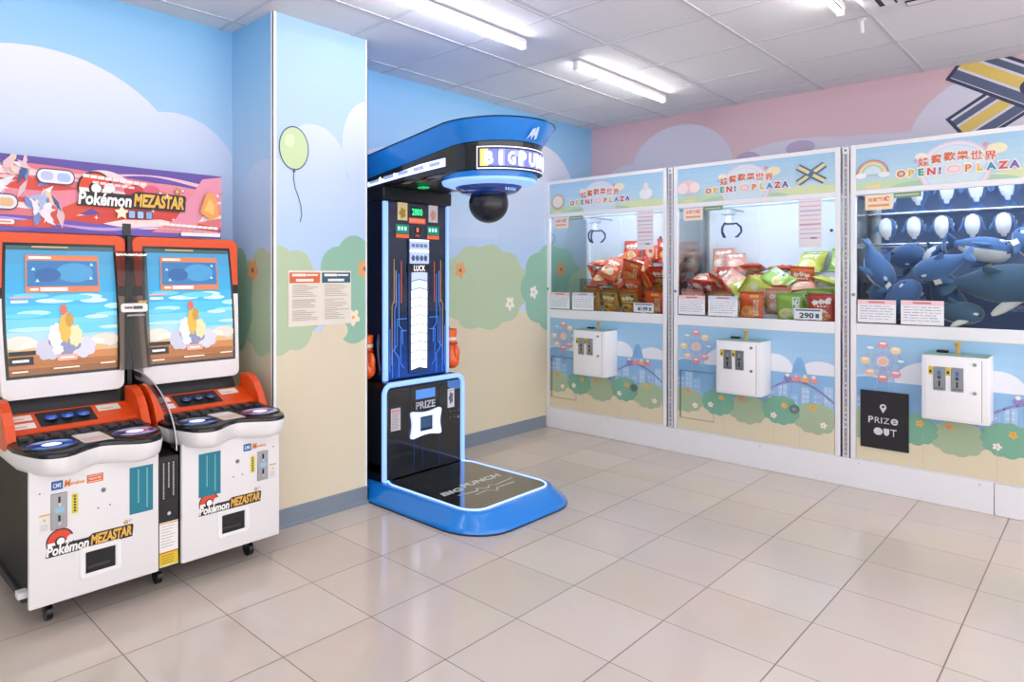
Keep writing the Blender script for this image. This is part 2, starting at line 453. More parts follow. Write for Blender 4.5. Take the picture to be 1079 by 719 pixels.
for x0, y in ((.15, 2.385), (.9, .965), (-1.0, .965), (4.0, -.5), (2.2, -.5), (.4, -.5), (-1.4, -.5), (2.2, -2.0)):
    tube_light('lit fluorescent batten on the ceiling ' + WORDS[k], x0, y); k += 1

# ceiling cassette air conditioner, one corner in view
t = thing('ceiling_air_conditioner', (3.58, .35, ZC), 0, 'white ceiling cassette air conditioner at the top right edge', 'air conditioner')
b = MB(); pl = mat('E2E2E6', .5)
o_, i_ = rr(-.53, -.53, .53, .53, .05), rr(-.32, -.32, .32, .32, .03)
b.loft([[(x, y, 0) for x, y in o_], [(x, y, -.035) for x, y in rr(-.53, -.53, .53, .53, .05)], [(x, y, -.05) for x, y in rr(-.50, -.50, .50, .50, .05)], [(x, y, -.045) for x, y in i_]], pl); b.build('panel', t)
b = MB(); b.cube(-.32, -.32, -.047, .32, .32, -.005, mat('8F9098', .6))
for i in range(14): b.cube(-.31, -.30+i*.045, -.054, .31, -.285+i*.045, -.047, mat('B9BAC0', .5))
b.build('intake_grille', t)
for i, (x0, y0, x1, y1) in enumerate(((-.36, .385, .36, .455), (-.36, -.455, .36, -.385), (.385, -.36, .455, .36), (-.455, -.36, -.385, .36))):
    b = MB(); b.cube(x0, y0, -.054, x1, y1, -.048, mat('23252B', .6)); b.cube(x0+.006, y0+.006, -.060, x1-.006 if x1-x0 > .2 else x1-.025, y1-.006 if y1-y0 > .2 else y1-.025, -.055, pl); b.build('air_outlet', t)
b = MB(); b.tube([(4.225, .946, ZC), (4.225, .946, ZC-.012)], .02, WHITE, 12); b.cyl((4.225, .946, ZC-.01), (4.228, .944, ZC-.075), .009, mat('F4F4F6', .4), n=10)
tag(b.build('ceiling_hanger'), 'small white hanging clip on the ceiling beside the air conditioner', 'hook')

# two-column notice sheet on the pillar
t = thing('wall_notice', (2.172, CY, 1.208), 0, 'paper notice with orange and dark teal headings taped to the mural pillar', 'notice')
b = MB(); b.cube(-.210, -.0035, -.150, .210, -.002, .150, mat('E3DDD2', .5)); b.build('sheet', t)
for s_, hc in ((-1, 'D9683A'), (1, '1E5A70')):
    b = MB(); b.sheet(lambda u, v, d: (u, -.0036-d, v), step=.0001); x0 = -.204 if s_ < 0 else .006
    b.art(rr(x0, .083, x0+.198, .140), hc); b.line([(x0+.02, .126), (x0+.10, .126)], .014, 'F4E9E2'); b.line([(x0+.11, .126), (x0+.18, .126)], .010, 'F4E9E2'); b.line([(x0+.045, .098), (x0+.15, .098)], .014, 'F4E9E2')
    rnd = random.Random(s_+4)
    for i in range(20):
        z = .070-i*.0098; l = rnd.uniform(.07, .17)
        if rnd.random() > .12: b.line([(x0+.018, z), (x0+.018+l, z)], .0032, rnd.choice(['A99A88', 'B5A794', '9C8F86', 'C08A6A' if i in (0, 3) else 'A99A88']))
    b.build('printed_column', t)

# ================================================================== CLAW MACHINES
# local frame: x from the machine's left edge (as one faces it) to the right, y into the machine, z up
CW, CD = 1.095, .70
PANE = glass_mat('window_glass', 'F8FBFA', .55)
HSKY = 'B4D6EE'
def ferris(b, cx, cz, r):
    P = mat('C9A9C9', .5); B2 = mat('A6B4DC', .5)
    b.line([(cx-.045, .61), (cx, cz)], .008, B2); b.line([(cx+.04, .61), (cx, cz)], .008, B2)
    b.art(band(cx, cz, r*.70, r*.76, 0, 2*PI-.001, 40), P); b.art(band(cx, cz, r*.40, r*.44, 0, 2*PI-.001, 30), B2)
    cols = ['E79BA0', 'F0D9A0', '8FC4E8', 'E8A0B0', 'E58F96', 'F2C9A8', 'F0D9A0', '9CCBEA']
    for i in range(8):
        a = PI/2-i*PI/4; x, z = cx+r*.73*math.cos(a), cz+r*.73*math.sin(a)*1.12
        b.line([(cx, cz), (x, z)], .005, P)
        b.art(ell(x, z, r*.22, r*.19, 14), cols[i]); b.art(ell(x, z+r*.07, r*.15, r*.06, 12), 'F4F2F6')
    b.art(ell(cx, cz, r*.26, n=18), 'E9D7E6'); b.art(ell(cx, cz, r*.17, n=16), 'F3C7A0')
def low_art(b, dx=0.0):
    b.sheet(front, (.033, .185, CW-.033, .955), .00005)
    b.ramp(0, .40, CW, .96, 'BAD8F0', '9DC8EA', 8, rough=.45)
    W_ = mat('E9ECF6', .45)
    b.art(ell(.47, .70, .24, .13), W_); b.art(ell(.70, .70, .12, .10), W_); b.art(ell(.98, .69, .12, .08), W_); b.art(ell(.1, .66, .12, .06), mat('C7DBF1', .45))
    b.art(rr(0, .40, CW, .68), mat('8DBBE3', .45))
    b.art([(.81, .68), (.825, .74), (.845, .785), (.87, .785), (.89, .74), (.905, .68)], mat('7FB2DE', .45))
    b.art(ell(.10, .63, .12, .075), mat('7FB2DE', .45))
    for i, (x, h) in enumerate(((.03, .58), (.09, .62), (.15, .57), (.36, .60), (.66, .56), (.73, .60), (.80, .54), (.87, .59), (.94, .56), (1.0, .61))):
        b.art(rr(x, .40, x+.055, h), mat('A9CBEC' if i % 2 else '9BC1E8', .45))
        for q in range(3):
            for w_ in range(2): b.art(rr(x+.010+w_*.022, h-.03-q*.035, x+.020+w_*.022, h-.018-q*.035), mat('C9E0F5', .45), keep=True)
        b.layer += 1
    ferris(b, .171, .803, .125)
    # roller coaster
    arc = [(.60, .44)]+[(.62+.44*i/16, .47+.155*math.sin(PI*(.08+.84*i/16))) for i in range(17)]
    b.line(arc, .011, '9A8FC8')
    for i in range(2, 16, 2): b.line([arc[i], (arc[i][0], .40)], .004, 'AFA6D6')
    for i, h in enumerate(('8E86C0', 'E58F96', 'F0A77A', 'E58F96')):
        x = .765+i*.052; b.art(rr(x, .625, x+.046, .655, .010), h); b.art(ell(x+.023, .662, .012, n=10), ('F4E6D8', 'E9B7C0', 'F6E3A8', 'F4E6D8')[i])
    b.art(rr(0, .185, CW, .40), mat('E2D6BA', .45))
    L_, T_ = mat('A9BD9C', .45), mat('7DB39A', .45)
    for x, z, rx, rz, m in ((.09, .405, .14, .09, L_), (.53, .395, .13, .10, L_), (.95, .395, .13, .10, L_), (.329, .415, .11, .092, T_), (.746, .42, .115, .095, T_)):
        b.art(blob(x, z, rx, rz, 11, .05, 66), m)
    for x, z, c in ((.354, .452, 'E8B25C'), (.768, .455, 'E8B25C'), (.493, .457, 'E0A070'), (.112, .466, 'E0A070'), (.939, .465, 'E8B25C'), (.165, .37, 'F2EDE8'), (.278, .392, 'F2EDE8'), (.701, .38, 'F2EDE8'), (1.0, .358, 'F2EDE8')):
        b.art(flower(x, z, .022, 5, 30, ph=x*9), c); b.art(ell(x, z, .005, n=8), 'D98A4A' if c != 'F2EDE8' else 'E8B25C')
    for x in (.37, .70, .86): b.art(rr(x, .19, x+.0015, .40), mat('C9BCA0', .6), keep=True)
def head_art(b, n):
    b.sheet(front, (.015, 1.866, CW-.030, 2.122), .00015)
    b.ramp(0, 1.86, CW, 2.13, 'C9E2EE', 'A5CDEB', 6, rough=.45)
    b.art(ell(.2, 1.87, .25, .05), 'C5DDB9'); b.art(ell(.9, 1.87, .25, .055), 'DBE3B4'); b.art(ell(.5, 1.86, .3, .045), 'AFD1B4'); b.art(rr(.08, 1.87, .16, 1.89), 'F0D9A0')
    cx = .515
    for r_, h in ((.160, 'E6D3E2'), (.150, 'EFE3EC'), (.140, 'CFDCF0'), (.130, 'D5E6F1')):
        b.art([(cx+(a-cx)*1.05, z) for a, z in ell(cx, 1.948, r_, r_)], h)
    b.art(ell(.36, 2.035, .03, .022), 'F2ECD9'); b.art(ell(.70, 2.04, .045, .03), 'F3E9C8'); b.art(star(.335, 2.012, .016), 'B8A8E0'); b.art(star(.652, 2.068, .020), 'E8A0A8')
    for i, ch in enumerate('娃寶歡樂世界'):
        x = .371+i*.0604; z = 2.003+.018*math.sin(PI*i/5)
        b.text(ch, x, z, .062, 'FAF6F4', bold=.06); b.text(ch, x, z, .052, 'DE6A40', bold=.022)
    for ch, x, h in zip('OPEN!PLAZA', (.263, .313, .360, .409, .449, .577, .628, .676, .726, .774), ('E2803F', 'E9B43C', '3F9E8C', 'D9534F', '7A5FA8', 'E2803F', 'E9C23C', '3F93B8', 'D9534F', '7A5FA8')):
        b.text(ch, x, 1.943, .056, 'FAF6F4', bold=.09, rot=.06*math.sin(x*40)); b.text(ch, x, 1.943, .043, h, bold=.05, rot=.06*math.sin(x*40))
    b.art(ell(.513, 1.945, .040, .028), 'FAF3F5'); b.art(ell(.513, 1.945, .034, .023), 'F2C3CB'); b.art(ell(.513, 1.945, .022, .013), 'F8DDE1')
    cx = .118
    if n == 2:
        for r_, h in ((.085, '6D7F78'), (.081, 'E6A3A0'), (.070, 'F0DDA0'), (.059, 'A9D2BC'), (.048, 'D5E7EE')):
            b.art(ell(cx, 1.955, r_, r_*1.05, 24, 0, PI), h)
        b.art(ell(cx-.06, 1.95, .03, .018), 'F4F2F6'); b.art(ell(cx+.06, 1.95, .03, .018), 'F4F2F6')
    elif n == 1:
        b.art(ell(cx, 1.985, .075, .05), 'F3C9D0'); b.art(ell(cx-.045, 1.975, .04, .04), 'F7E2E4'); b.art(ell(cx+.045, 1.975, .04, .04), 'F7E2E4')
        for sgn in (1, -1):
            c, s_ = math.cos(.6), math.sin(.6)*sgn
            for y0, y1, h in ((-.022, .022, '5B7396'), (-.010, .010, 'E6D79A')):
                b.art([(.93+p_[0]*c-p_[1]*s_, 1.995+p_[0]*s_+p_[1]*c) for p_ in rr(-.095, y0, .095, y1)], h)
        b.art(ell(.93, 1.995, .016, n=14), '5B7396')
    else:
        b.art(band(cx, 1.965, .050, .068, 0, 2*PI-.001), 'C9B8A8'); b.art(ell(cx, 1.965, .05), 'F0E2D6')
        b.art(ell(.93, 1.965, .055, .045), 'EEF1F6'); b.art(ell(.93, 2.02, .02, .035), 'F2E7EA')
def notice(t, x0, z0, x1, z1, head, name='notice', rows=6, paper='EFF0F5', seed=0):
    """a printed sheet taped to the glass; its rows are too small to read in the photograph"""
    rnd = random.Random(seed); b = MB(); b.cube(x0, -.0028, z0, x1, -.0018, z1, mat(paper, .5))
    b.sheet(lambda u, v, d: (u, -.0028-d, v), (x0, z0, x1, z1), .0001)
    w_, h_ = x1-x0, z1-z0
    b.art(rr(x0, z1-h_*.2, x1, z1), head)
    b.line([(x0+w_*.3, z1-h_*.10), (x0+w_*.7, z1-h_*.10)], h_*.07, 'C96F7A')
    for i in range(rows):
        z = z1-h_*(.28+.66*i/rows); a = x0+w_*.07
        while a < x1-w_*.15:
            l = rnd.uniform(.05, .22)*w_; b.line([(a, z), (min(a+l, x1-w_*.07), z)], h_*.028 if rows < 9 else h_*.016, rnd.choice(['A9A7BD', 'B9B2C4', '8F93B0'])); b.layer -= 1; a += l+w_*.04
        b.layer += 1
    return b.build(name, t)
def claw_machine(n, label):
    ytop = (3.46, 2.31, 1.16)[n]
    t = thing('claw_machine', (XC, ytop, 0), -PI/2, label, 'claw machine', 'white claw machines along the pink wall')
    fw = mat('F0F0F5', .38); body = mat('DDDEE6', .5); inside = mat('E3E8F2', .55)
    # carcass: base cabinet, deck, posts, header box
    b = MB()
    b.cube(0, .006, 0, CW, CD, .985, body, .004, 1)
    b.cube(0, .006, 2.125, CW, CD, 2.15, body, .003, 1)
    for x in (0, CW-.012): b.cube(x, .03, 1.855, x+.012, CD-.03, 2.126, body)
    b.cube(0, CD-.03, .985, CW, CD, 2.126, inside if n < 2 else mat('6F86B4', .6))
    for x in (0, CW-.03):
        b.cube(x, CD-.06, .985, x+.03, CD-.03, 1.855, fw)
    b.build('cabinet', t)
    # the deck: prize floor rises to the back, drop hole on the left
    b = MB(); b.cube(.03, .03, .986, CW-.03, CD-.03, 1.0, inside); b.build('prize_deck', t)
    # white front frame
    b = MB()
    L, R, = 0, CW
    b.cube(L, 0, .178, L+.030, .03, 2.15, fw, .003, 1); b.cube(R-.030, 0, .178, R, .03, 2.15, fw, .003, 1)
    b.cube(L+.030, 0, 2.122, R-.030, .03, 2.15, fw, .003, 1); b.cube(L+.030, .001, 1.832, R-.030, .03, 1.866, fw, .003, 1)
    b.cube(L+.030, .001, .957, R-.030, .03, 1.032, fw, .003, 1); b.cube(L+.030, .002, .178, R-.030, .03, .186, fw)
    b.build('front_frame', t)
    b = MB(); b.cube(.030, .004, .186, CW-.030, .012, .957, mat('D9CCB0', .45)); low_art(b)
    # shift artwork back onto the board: it is printed on the board's face
    for i in range(len(b.v)):
        if b.v[i][1] <= 0: b.v[i] = Vector((b.v[i][0], b.v[i][1]+.0039, b.v[i][2]))
    lp = b.build('lower_panel', t)
    b = MB(); b.cube(.030, .004, 1.866, CW-.030, .012, 2.122, mat(HSKY, .45)); head_art(b, n)
    for i in range(len(b.v)):
        if b.v[i][1] <= 0: b.v[i] = Vector((b.v[i][0], b.v[i][1]+.0039, b.v[i][2]))
    b.build('header_panel', t)
    # glazing: front pane and both sides
    b = MB(); b.cube(.030, .010, 1.032, CW-.030, .014, 1.832, PANE); gp = b.build('front_glass', t)
    for x in (.003, CW-.008):
        b = MB(); b.cube(x, .035, .99, x+.005, CD-.06, 1.85, PANE); b.build('side_glass', t)
    # lamps inside
    b = MB(); b.cube(.06, .032, 1.862, CW-.06, .064, 1.876, mat('F2F6FF', .4, emit=15)); b.build('unseen_lamp_strip', t)
    b = MB(); b.cube(.06, .30, 2.06, CW-.06, .34, 2.075, mat('F2F6FF', .4, emit=6 if n < 2 else 5)); b.build('unseen_lamp_strip', t)  # added lamp, unseen behind the header, to brighten the interior
    # locks on the window frame
    for z in (1.21, 1.62):
        b = MB(); b.cyl((.018 if z < 1.3 else CW-.05, -.008 if z < 1.3 else .006, z), (.018 if z < 1.3 else CW-.05, .004, z), .010, CHROME if z < 1.3 else DARK, n=14); b.build('lock', t)
    # prize door with a dark gap, or the black PRIZE OUT flap
    if n == 2:
        b = MB(); b.cube(.057, -.012, .268, .302, .001, .620, mat('1C1B22', .4), .002, 1)
        b.sheet(lambda u, v, d: (u, -.012-d, v)); w_ = 'D9D9E2'
        b.art(ell(.175, .525, .017, .019), w_); b.art([(.160, .517), (.190, .517), (.175, .488)], w_); b.art(ell(.175, .527, .007), '1C1B22')
        b.text('P', .112, .443, .040, w_, bold=.02); b.text('R', .146, .443, .036, w_, bold=.0); b.art(rr(.164, .425, .170, .461), w_)
        b.text('Z', .192, .443, .034, w_, bold=.0); b.art(band(.233, .443, .010, .019, .2, 2*PI-.4), w_); b.art(rr(.224, .440, .250, .446), w_)
        b.art(ell(.150, .375, .023), w_); b.art(rr(.178, .376, .207, .397), w_); b.art(ell(.1925, .376, .0145, .022, 20, PI, 2*PI), w_)
        b.art(rr(.213, .390, .243, .397), w_); b.art(rr(.226, .353, .231, .390), w_)
        b.build('prize_out_flap', t)
    else:
        b = MB(); g_ = mat('6B6550', .6)
        b.cube(.052, -.004, .266, .058, .001, .622, g_); b.cube(.052, -.004, .617, .302, .001, .622, mat('5E7B95', .6)); b.cube(.052, -.004, .266, .302, .001, .270, mat('A89A7C', .6)); b.cube(.299, -.003, .268, .302, .001, .620, mat('A8B4B8', .6))
        b.build('prize_door_edge', t)
        b = MB(); b.cyl((.83, -.008, .44), (.83, .002, .44), .030, mat('6F8880', .5, .3), n=20); b.cyl((.83, -.011, .44), (.83, -.006, .44), .013, CHROME, n=14)
        if n == 1: b.build('round_lock', t)
        else: b.build('round_lock', t)
    # coin box
    bx = MB(); bw = mat('F0F0F4', .4)
    bx.cube(.394, -.19, .520, .686, .002, .885, bw, .006, 2)
    cb = bx.build('coin_box', t)
    b = MB(); b.cube(.412, -.196, .535, .655, -.189, .868, mat('F3F3F6', .35), .003, 2); b.cube(.652, -.1925, .535, .658, -.188, .868, mat('9A9AA4', .5)); d_ = b.build('door', cb)
    for i in range(2):
        x = .448+i*.078
        b = MB(); b.cube(x, -.203, .690, x+.055, -.194, .822, mat('A6AAB2', .25, 1), .002, 1)
        b.cube(x+.020, -.206, .775, x+.034, -.202, .800, mat('3B6FB8' if n == 2 else '8090B0', .3)); b.cube(x+.024, -.206, .712, x+.031, -.202, .745, BLACK); b.cyl((x+.027, -.206, .762), (x+.027, -.201, .762), .008, mat('2A2C33', .3), n=12); b.cube(x+.008, -.205, .700, x+.047, -.2025, .705, mat('555A66', .4))
        b.build('coin_acceptor', cb)
        b = MB(); b.cube(x-.022, -.1985, .775, x-.004, -.1955, .822, mat('D8BE3A', .5)); b.cube(x-.018, -.1992, .785, x-.008, -.1983, .800, DARK); b.build('yellow_sticker', cb)
    for z in (.845, .69):
        b = MB(); b.cyl((.628, -.203, z), (.628, -.195, z), .0095, CHROME, n=14); b.cube(.6265, -.2045, z-.006, .6295, -.2025, z+.006, DARK); b.build('lock', cb)
    b = MB(); b.cube(.40, -.19, .885, .68, -.0, .888, mat('7CA39A', .5)); b.build('top_mat', cb)
    b = MB(); b.cube(.440, -.06, .888, .495, -.02, .902, DARK, .003, 1); b.build('button_pod', cb)
    # joystick: yellow bulb on a stem
    b = MB(); b.lathe([(.011, 0), (.009, .012), (.006, .016), (.006, .034), (.016, .050), (.017, .058), (.0, .062)], (.535, -.035, .888), mat('E0A92C', .3), 16); b.build('joystick', cb)
    # sheets taped to the glass
    notice(t, .040, 1.040, .238, 1.180, 'F1CFD6', rows=6, seed=n)
    notice(t, .262, 1.038, .468, 1.182, 'F1CFD6' if n == 2 else 'CFD9EE', rows=6, seed=n+9)
    for o in kids(t)[-2:]: o.location = (0, 0, 0)
    if n < 2:
        b = MB(); b.cube(.856, -.0028, 1.53 if n == 0 else 1.515, .992, -.0018, 1.830, mat('EAE4EC', .5)); b.sheet(lambda u, v, d: (u, -.0028-d, v), step=.0001)
        for i in range(9):
            z = 1.815-i*.030; b.line([(.865, z), (.983, z)], .012 if i in (2, 5) else .006, ('E3B5C4', 'D8A0B2', 'C9B9D0', 'B8B0C8')[i % 4])
        b.line([(.93, 1.575), (.96, 1.575)], .012, '8A86A8'); b.build('instruction_sheet', t)
        b = MB(); x0 = .828; b.cube(x0, -.0045, 1.040, x0+.165, -.0035, 1.113, mat('DCE3EA', .5)); b.sheet(lambda u, v, d: (u, -.0045-d, v), step=.0001)
        b.line([(x0+.012, 1.101), (x0+.153, 1.101)], .010, '5A6480')
        b.text('¥199' if n == 0 else '290', x0+.075, 1.067, .036, '23262E', w=.085, bold=.03); b.art(rr(x0+.128, 1.052, x0+.148, 1.080), '5A8A78' if n == 0 else '4A5266'); b.build('price_card', t)
    b = MB(); z = 1.750; b.cube(.080, -.0028, 1.735, .222, -.0018, 1.828, mat('F6E3D8' if n < 2 else 'F4E2C4', .5)); b.sheet(lambda u, v, d: (u, -.0028-d, v), step=.0001)
    b.text('娃寶歡樂', .145, 1.798, .026, 'E58A70', w=.10, bold=.02); b.line([(.10, 1.762), (.20, 1.762)], .014, 'E9A070'); b.art(band(.195, 1.80, .008, .014, .3, 5.5), 'D9605A'); b.build('header_sticker', t)
    b = MB(); b.cube(.225, .0085, 1.800, .36, .0095, 1.831, mat('7FA07E', .5)); b.sheet(lambda u, v, d: (u, .0085-d, v), step=.0001); b.line([(.235, 1.816), (.345, 1.816)], .007, 'C9D8C4'); b.build('green_sticker', t)
    if n < 2:
        # gantry, cord and three-pronged claw
        b = MB(); b.cube(.04, .34, 1.840, CW-.04, .36, 1.852, mat('9AA0AA', .5)); b.cube(.26, .06, 1.828, .275, CD-.06, 1.840, mat('9AA0AA', .5)); b.cube(.235, .30, 1.790, .30, .40, 1.828, mat('B9BEC8', .4), .004, 1); b.build('gantry', t)
        b = MB(); b.cube(.42, .52, 1.0, .43, .53, 1.83, mat('DDE2EA', .3)); b.build('rear_post', t)
        b = MB(); b.cyl((.268, .35, 1.725), (.268, .35, 1.79), .022, mat('E9ECF2', .3), n=16); b.cyl((.268, .35, 1.715), (.268, .35, 1.728), .028, mat('3A4A6E', .3), n=16); cl = b.build('claw', t)
        for k in range(3):
            a = k*2*PI/3+.4; c, s_ = math.cos(a), math.sin(a); b = MB()
            b.tube([(.268+c*r_, .35+s_*r_, 1.72+dz) for r_, dz in ((.02, 0), (.055, .005), (.085, -.025), (.088, -.06), (.062, -.095), (.045, -.10))], [.007, .007, .008, .007, .009, .006], mat('2E4068', .25, .6), 8); b.build('prong', cl)
        # cord
        b = MB(); b.tube([(.268, .35, 1.80), (.29, .36, 1.76), (.275, .35, 1.74)], .004, mat('4B5A70', .5), 6); b.build('cord', cl)
    else:
        # two chrome rails carrying the hanging plush, plus a shelf edge
        for z, y in ((1.735, .40), (1.532, .36)):
            b = MB(); b.tube([(.012, y, z), (CW-.012, y, z)], .008, mat('D9DEE6', .2, 1), 10); b.build('display_rail', t)
        b = MB(); b.cube(.012, .372, 1.516, CW-.012, CD-.035, 1.523, PANE); b.cube(.012, .3685, 1.514, CW-.012, .3715, 1.525, mat('D9DEE6', .2, 1)); b.build('glass_shelf', t)
        b = MB(); b.cube(.012, .412, 1.722, CW-.012, CD-.035, 1.729, PANE); b.build('glass_shelf', t)
        b = MB(); b.cube(.031, .42, 1.00, CW-.031, CD-.032, 1.28, mat('3E5484', .7), .004, 1); b.build('back_riser', t)
    return t
CM = [claw_machine(0, 'claw machine with a heap of orange-red snack bags, nearest the blue back wall'),
      claw_machine(1, 'middle claw machine full of mixed green, yellow and red snack bags'),
      claw_machine(2, 'claw machine full of blue and white plush animals, with a black prize flap')]
# slim channels with tiny coloured lights in the gaps
for n, (y0, y1, w_) in enumerate(((2.313, 2.362-.005, 'between the left and middle claw machines'), (1.163, 1.207, 'between the middle claw machine and the plush claw machine'))):
    t = thing('light_channel', (XC, (y0+y1)/2, 0), -PI/2, 'narrow vertical metal light strip ' + w_, 'light strip', 'light strips between claw machines')
    b = MB(); b.cube(-.018, .002, .18, .018, .02, 2.14, mat('DCDDE4', .4)); b.cube(-.006, -.002, .19, .007, .003, 2.10, mat('9C9DA8', .3, .4)); b.build('channel', t)
    b = MB(); rnd = random.Random(n)
    for i in range(60): b.cube(-.003, -.004, .21+i*.031, .004, -.0015, .219+i*.031, mat(rnd.choice(['D99A8A', 'E6C28A', '9FC4B4', 'E6DADA', 'C98A9A']), .3, emit=.25))
    b.build('light_dots', t)
    b = MB(); b.cube(-.018, -.004, 2.10, .018, .004, 2.145, WHITE, .002, 1); b.cyl((0, -.006, 2.122), (0, -.003, 2.122), .006, DARK, n=10); b.build('end_cap', t)

# ================================================================== CARD ARCADE CABINETS
LOGO_Y, LOGO_D = 'E9B44C', '2A2326'
def logo(b, x, z, w, slope=0.0):
    """Pokemon MEZASTAR word mark with its half-ball emblem; w = overall width"""
    k = w/.30
    def S(px, pz): return (x+px*k, z+(pz+px*slope)*k)
    for r_, h in ((.047, LOGO_D), (.042, 'D9482E')):
        b.art([S(-.105+a, .018+c) for a, c in ell(0, 0, r_, r_, 24)], h)
    b.art([S(-.105+a, .018+c) for a, c in ell(0, 0, .042, .042, 20, PI, 2*PI)], 'F1F1F4'); b.art([S(-.105+a, .018+c) for a, c in ell(0, 0, .018, .018)], LOGO_D); b.art([S(-.105+a, .018+c) for a, c in ell(.002, 0, .013, .013)], 'F4F4F6')
    b.art([S(-.068+a, .022+c) for a, c in ell(0, 0, .015, .013)], 'E6E6EA')
    b.art([S(*p_) for p_ in ((-.153, -.031), (.149, -.031), (.153, .012), (.148, .017), (.004, .018), (-.01, .008), (-.145, .008))], LOGO_D)
    b.text('Pokémon', *S(-.078, -.010), .036*k, 'F6F4F2', w=.140*k, bold=.035, slope=slope, shear=.1)
    b.text('MEZASTAR', *S(.074, -.006), .038*k, LOGO_Y, w=.148*k, bold=.04, slope=slope, shear=.1)
    b.art([S(*p_) for p_ in star(.125, .028, .012, ph=PI/2+.2)], LOGO_D); b.art([S(*p_) for p_ in star(.125, .028, .009, ph=PI/2+.2)], LOGO_Y)
    b.art([S(*p_) for p_ in star(.142, .032, .008)], LOGO_D); b.art([S(*p_) for p_ in star(.142, .032, .006)], 'F4F0DC')
def lerp(a, b, t): return a+(b-a)*t
SW, SH = .215, .545       # half width and height of the display
def arcade(n, label):
    X0 = (.902, 1.480)[n]; sg = (1, -1)[n]
    t = thing('card_arcade_cabinet', (X0, 2.73, 0), 0, label, 'arcade cabinet', 'pair of card arcade cabinets')
    pw = mat('E6E4E6', .32); dk = mat('0E0F11', .55); dk2 = mat('24262B', .45); orange = mat('DC4A0A', .32)
    # dark carcass
    b = MB()
    b.cube(-.225, .021, .125, .225, .66, .66, dk, .005, 1)
    b.xprism([(.30, .64), (.66, .64), (.66, 1.46), (.50, 1.46), (.44, .80), (.36, .70)], -.235, .235, dk2)
    b.build('body', t)
    b = MB(); b.cube(-.24, .10, .10, .24, .62, .128, mat('2B2D31', .5), .004, 1); (b.cube(-.262, .06, .135, -.226, .10, .16, WHITE, .002, 1) if n == 0 else None); b.build('base_tray', t)
    # white front panel
    b = MB(); b.cube(-.240, 0, .109, .240, .022, .625, pw, .006, 3)
    fp = b.build('front_panel', t)
    A = lambda: MB().sheet(lambda u, v, d: (u, -.0005-d, v), step=.0001)
    b = A(); b.map = lambda u, v, d: (u, -.0002-d, v)
    logo(b, (-.025, -.012)[n], (.318, .322)[n], (.315, .30)[n]); b.build('logo_decal', fp)
    b = A(); x0, x1 = ((.120, .215), (-.165, -.062))[n]
    b.art(rr(x0, .372, x1, .560), '197C90')
    for q, l in ((.35, .62), (.72, .75)):
        z = .548
        while z > .560-.188*(l+.15):
            b.art(rr(x0+(x1-x0)*q, z-.006, x0+(x1-x0)*q+.005, z), '8FC6CE', keep=True); z -= .0085
    b.build('teal_notice', fp)
    # coin plate with its stickers
    cx = (-.140, .148)[n]
    b = MB(); b.cube(cx-.028, -.005, .385, cx+.028, .001, .520, mat('A9ABB0', .28, 1), .002, 1)
    for z in (.495, .425):
        b.cube(cx-.003, -.0075, z-.016, cx+.004, -.0045, z+.012, BLACK); b.cyl((cx+.001, -.008, z-.017), (cx+.001, -.004, z-.017), .007, CHROME, n=10)
    b.cube(cx-.014, -.0062, .447, cx+.018, -.0045, .466, mat('8FC6DC', .3)); b.build('coin_plate', fp)
    b = A(); sx = cx+.045 if n == 0 else cx-.062
    b.art(rr(sx, .430, sx+.022, .505), 'D8CC3A')
    for q in range(6): b.art(rr(sx+.007, .437+q*.011, sx+.015, .444+q*.011), '3A3820', keep=True)
    b.build('yellow_sticker', fp)
    b = A(); x_ = cx-.067 if n == 0 else cx+.036
    b.art(rr(x_, .380, x_+.036, .450), 'E2DFDF'); b.art(rr(x_, .444, x_+.036, .450), 'D9A860'); b.art(star(x_+.018, .428, .009, k=4), 'E9B98A')
    for q in range(4): b.art(rr(x_+.004, .392+q*.006, x_+.030, .394+q*.006), 'B5B3B6', keep=True)
    b.build('paper_sticker', fp)
    b = A(); x_ = (-.166, .050)[n]
    b.art(rr(x_, .533, x_+.040, .566, .003), '2B62A8'); b.text('CMS', x_+.020, .549, .016, 'F2F4F8', w=.028, bold=.02)
    b.text('M', x_+.056, .550, .026, 'E8762C', w=.020, bold=.05, shear=.15); b.text('arvelous', x_+.091, .547, .015, 'EC8F50', w=.050, bold=.03)
    if n == 0: b.art(rr(x_+.125, .533, x_+.185, .565), 'D9622E'); b.text('TAKARATOMY', x_+.155, .549, .009, 'F6E8E0', w=.050, bold=.01); b.line([(x_+.130, .560), (x_+.180, .560)], .002, 'F6E8E0'); b.line([(x_+.130, .538), (x_+.180, .538)], .002, 'F6E8E0')
    b.build('maker_stickers', fp)
    b = MB(); b.cyl((.02, -.003, .496), (.02, .001, .496), .009, mat('7C7E84', .3, .8), n=14); b.build('lock', fp)
    for x, z in ((-.205*sg, .530), (.0, .430), (.045, .432)):
        b = MB(); b.cyl((x, -.002, z), (x, .001, z), .003, mat('6A6C70', .3, .8), n=8); b.build('screw', fp)
    # card outlet
    b = MB(); ox = (.010, .0)[n]
    out, inn = rr(ox-.080, .170, ox+.080, .290, .014), rr(ox-.055, .188, ox+.055, .268, .003)
    b.loft([[(x, 0, z) for x, z in out], [(x, -.008, z) for x, z in rr(ox-.076, .174, ox+.076, .286, .014)], [(x, -.008, z) for x, z in rr(ox-.060, .183, ox+.060, .273, .004)], [(x, -.001, z) for x, z in rr(ox-.055, .188, ox+.055, .268, .003)]], mat('F0EFF1', .3)); co = b.build('card_outlet', fp)
    b = MB(); b.cube(ox-.055, -.0015, .188, ox+.055, .0, .268, mat('0C0D0F', .25)); b.cube(ox-.050, -.003, .205, ox+.035, -.0012, .216, mat('2E3033', .3)); b.build('outlet_flap', co)
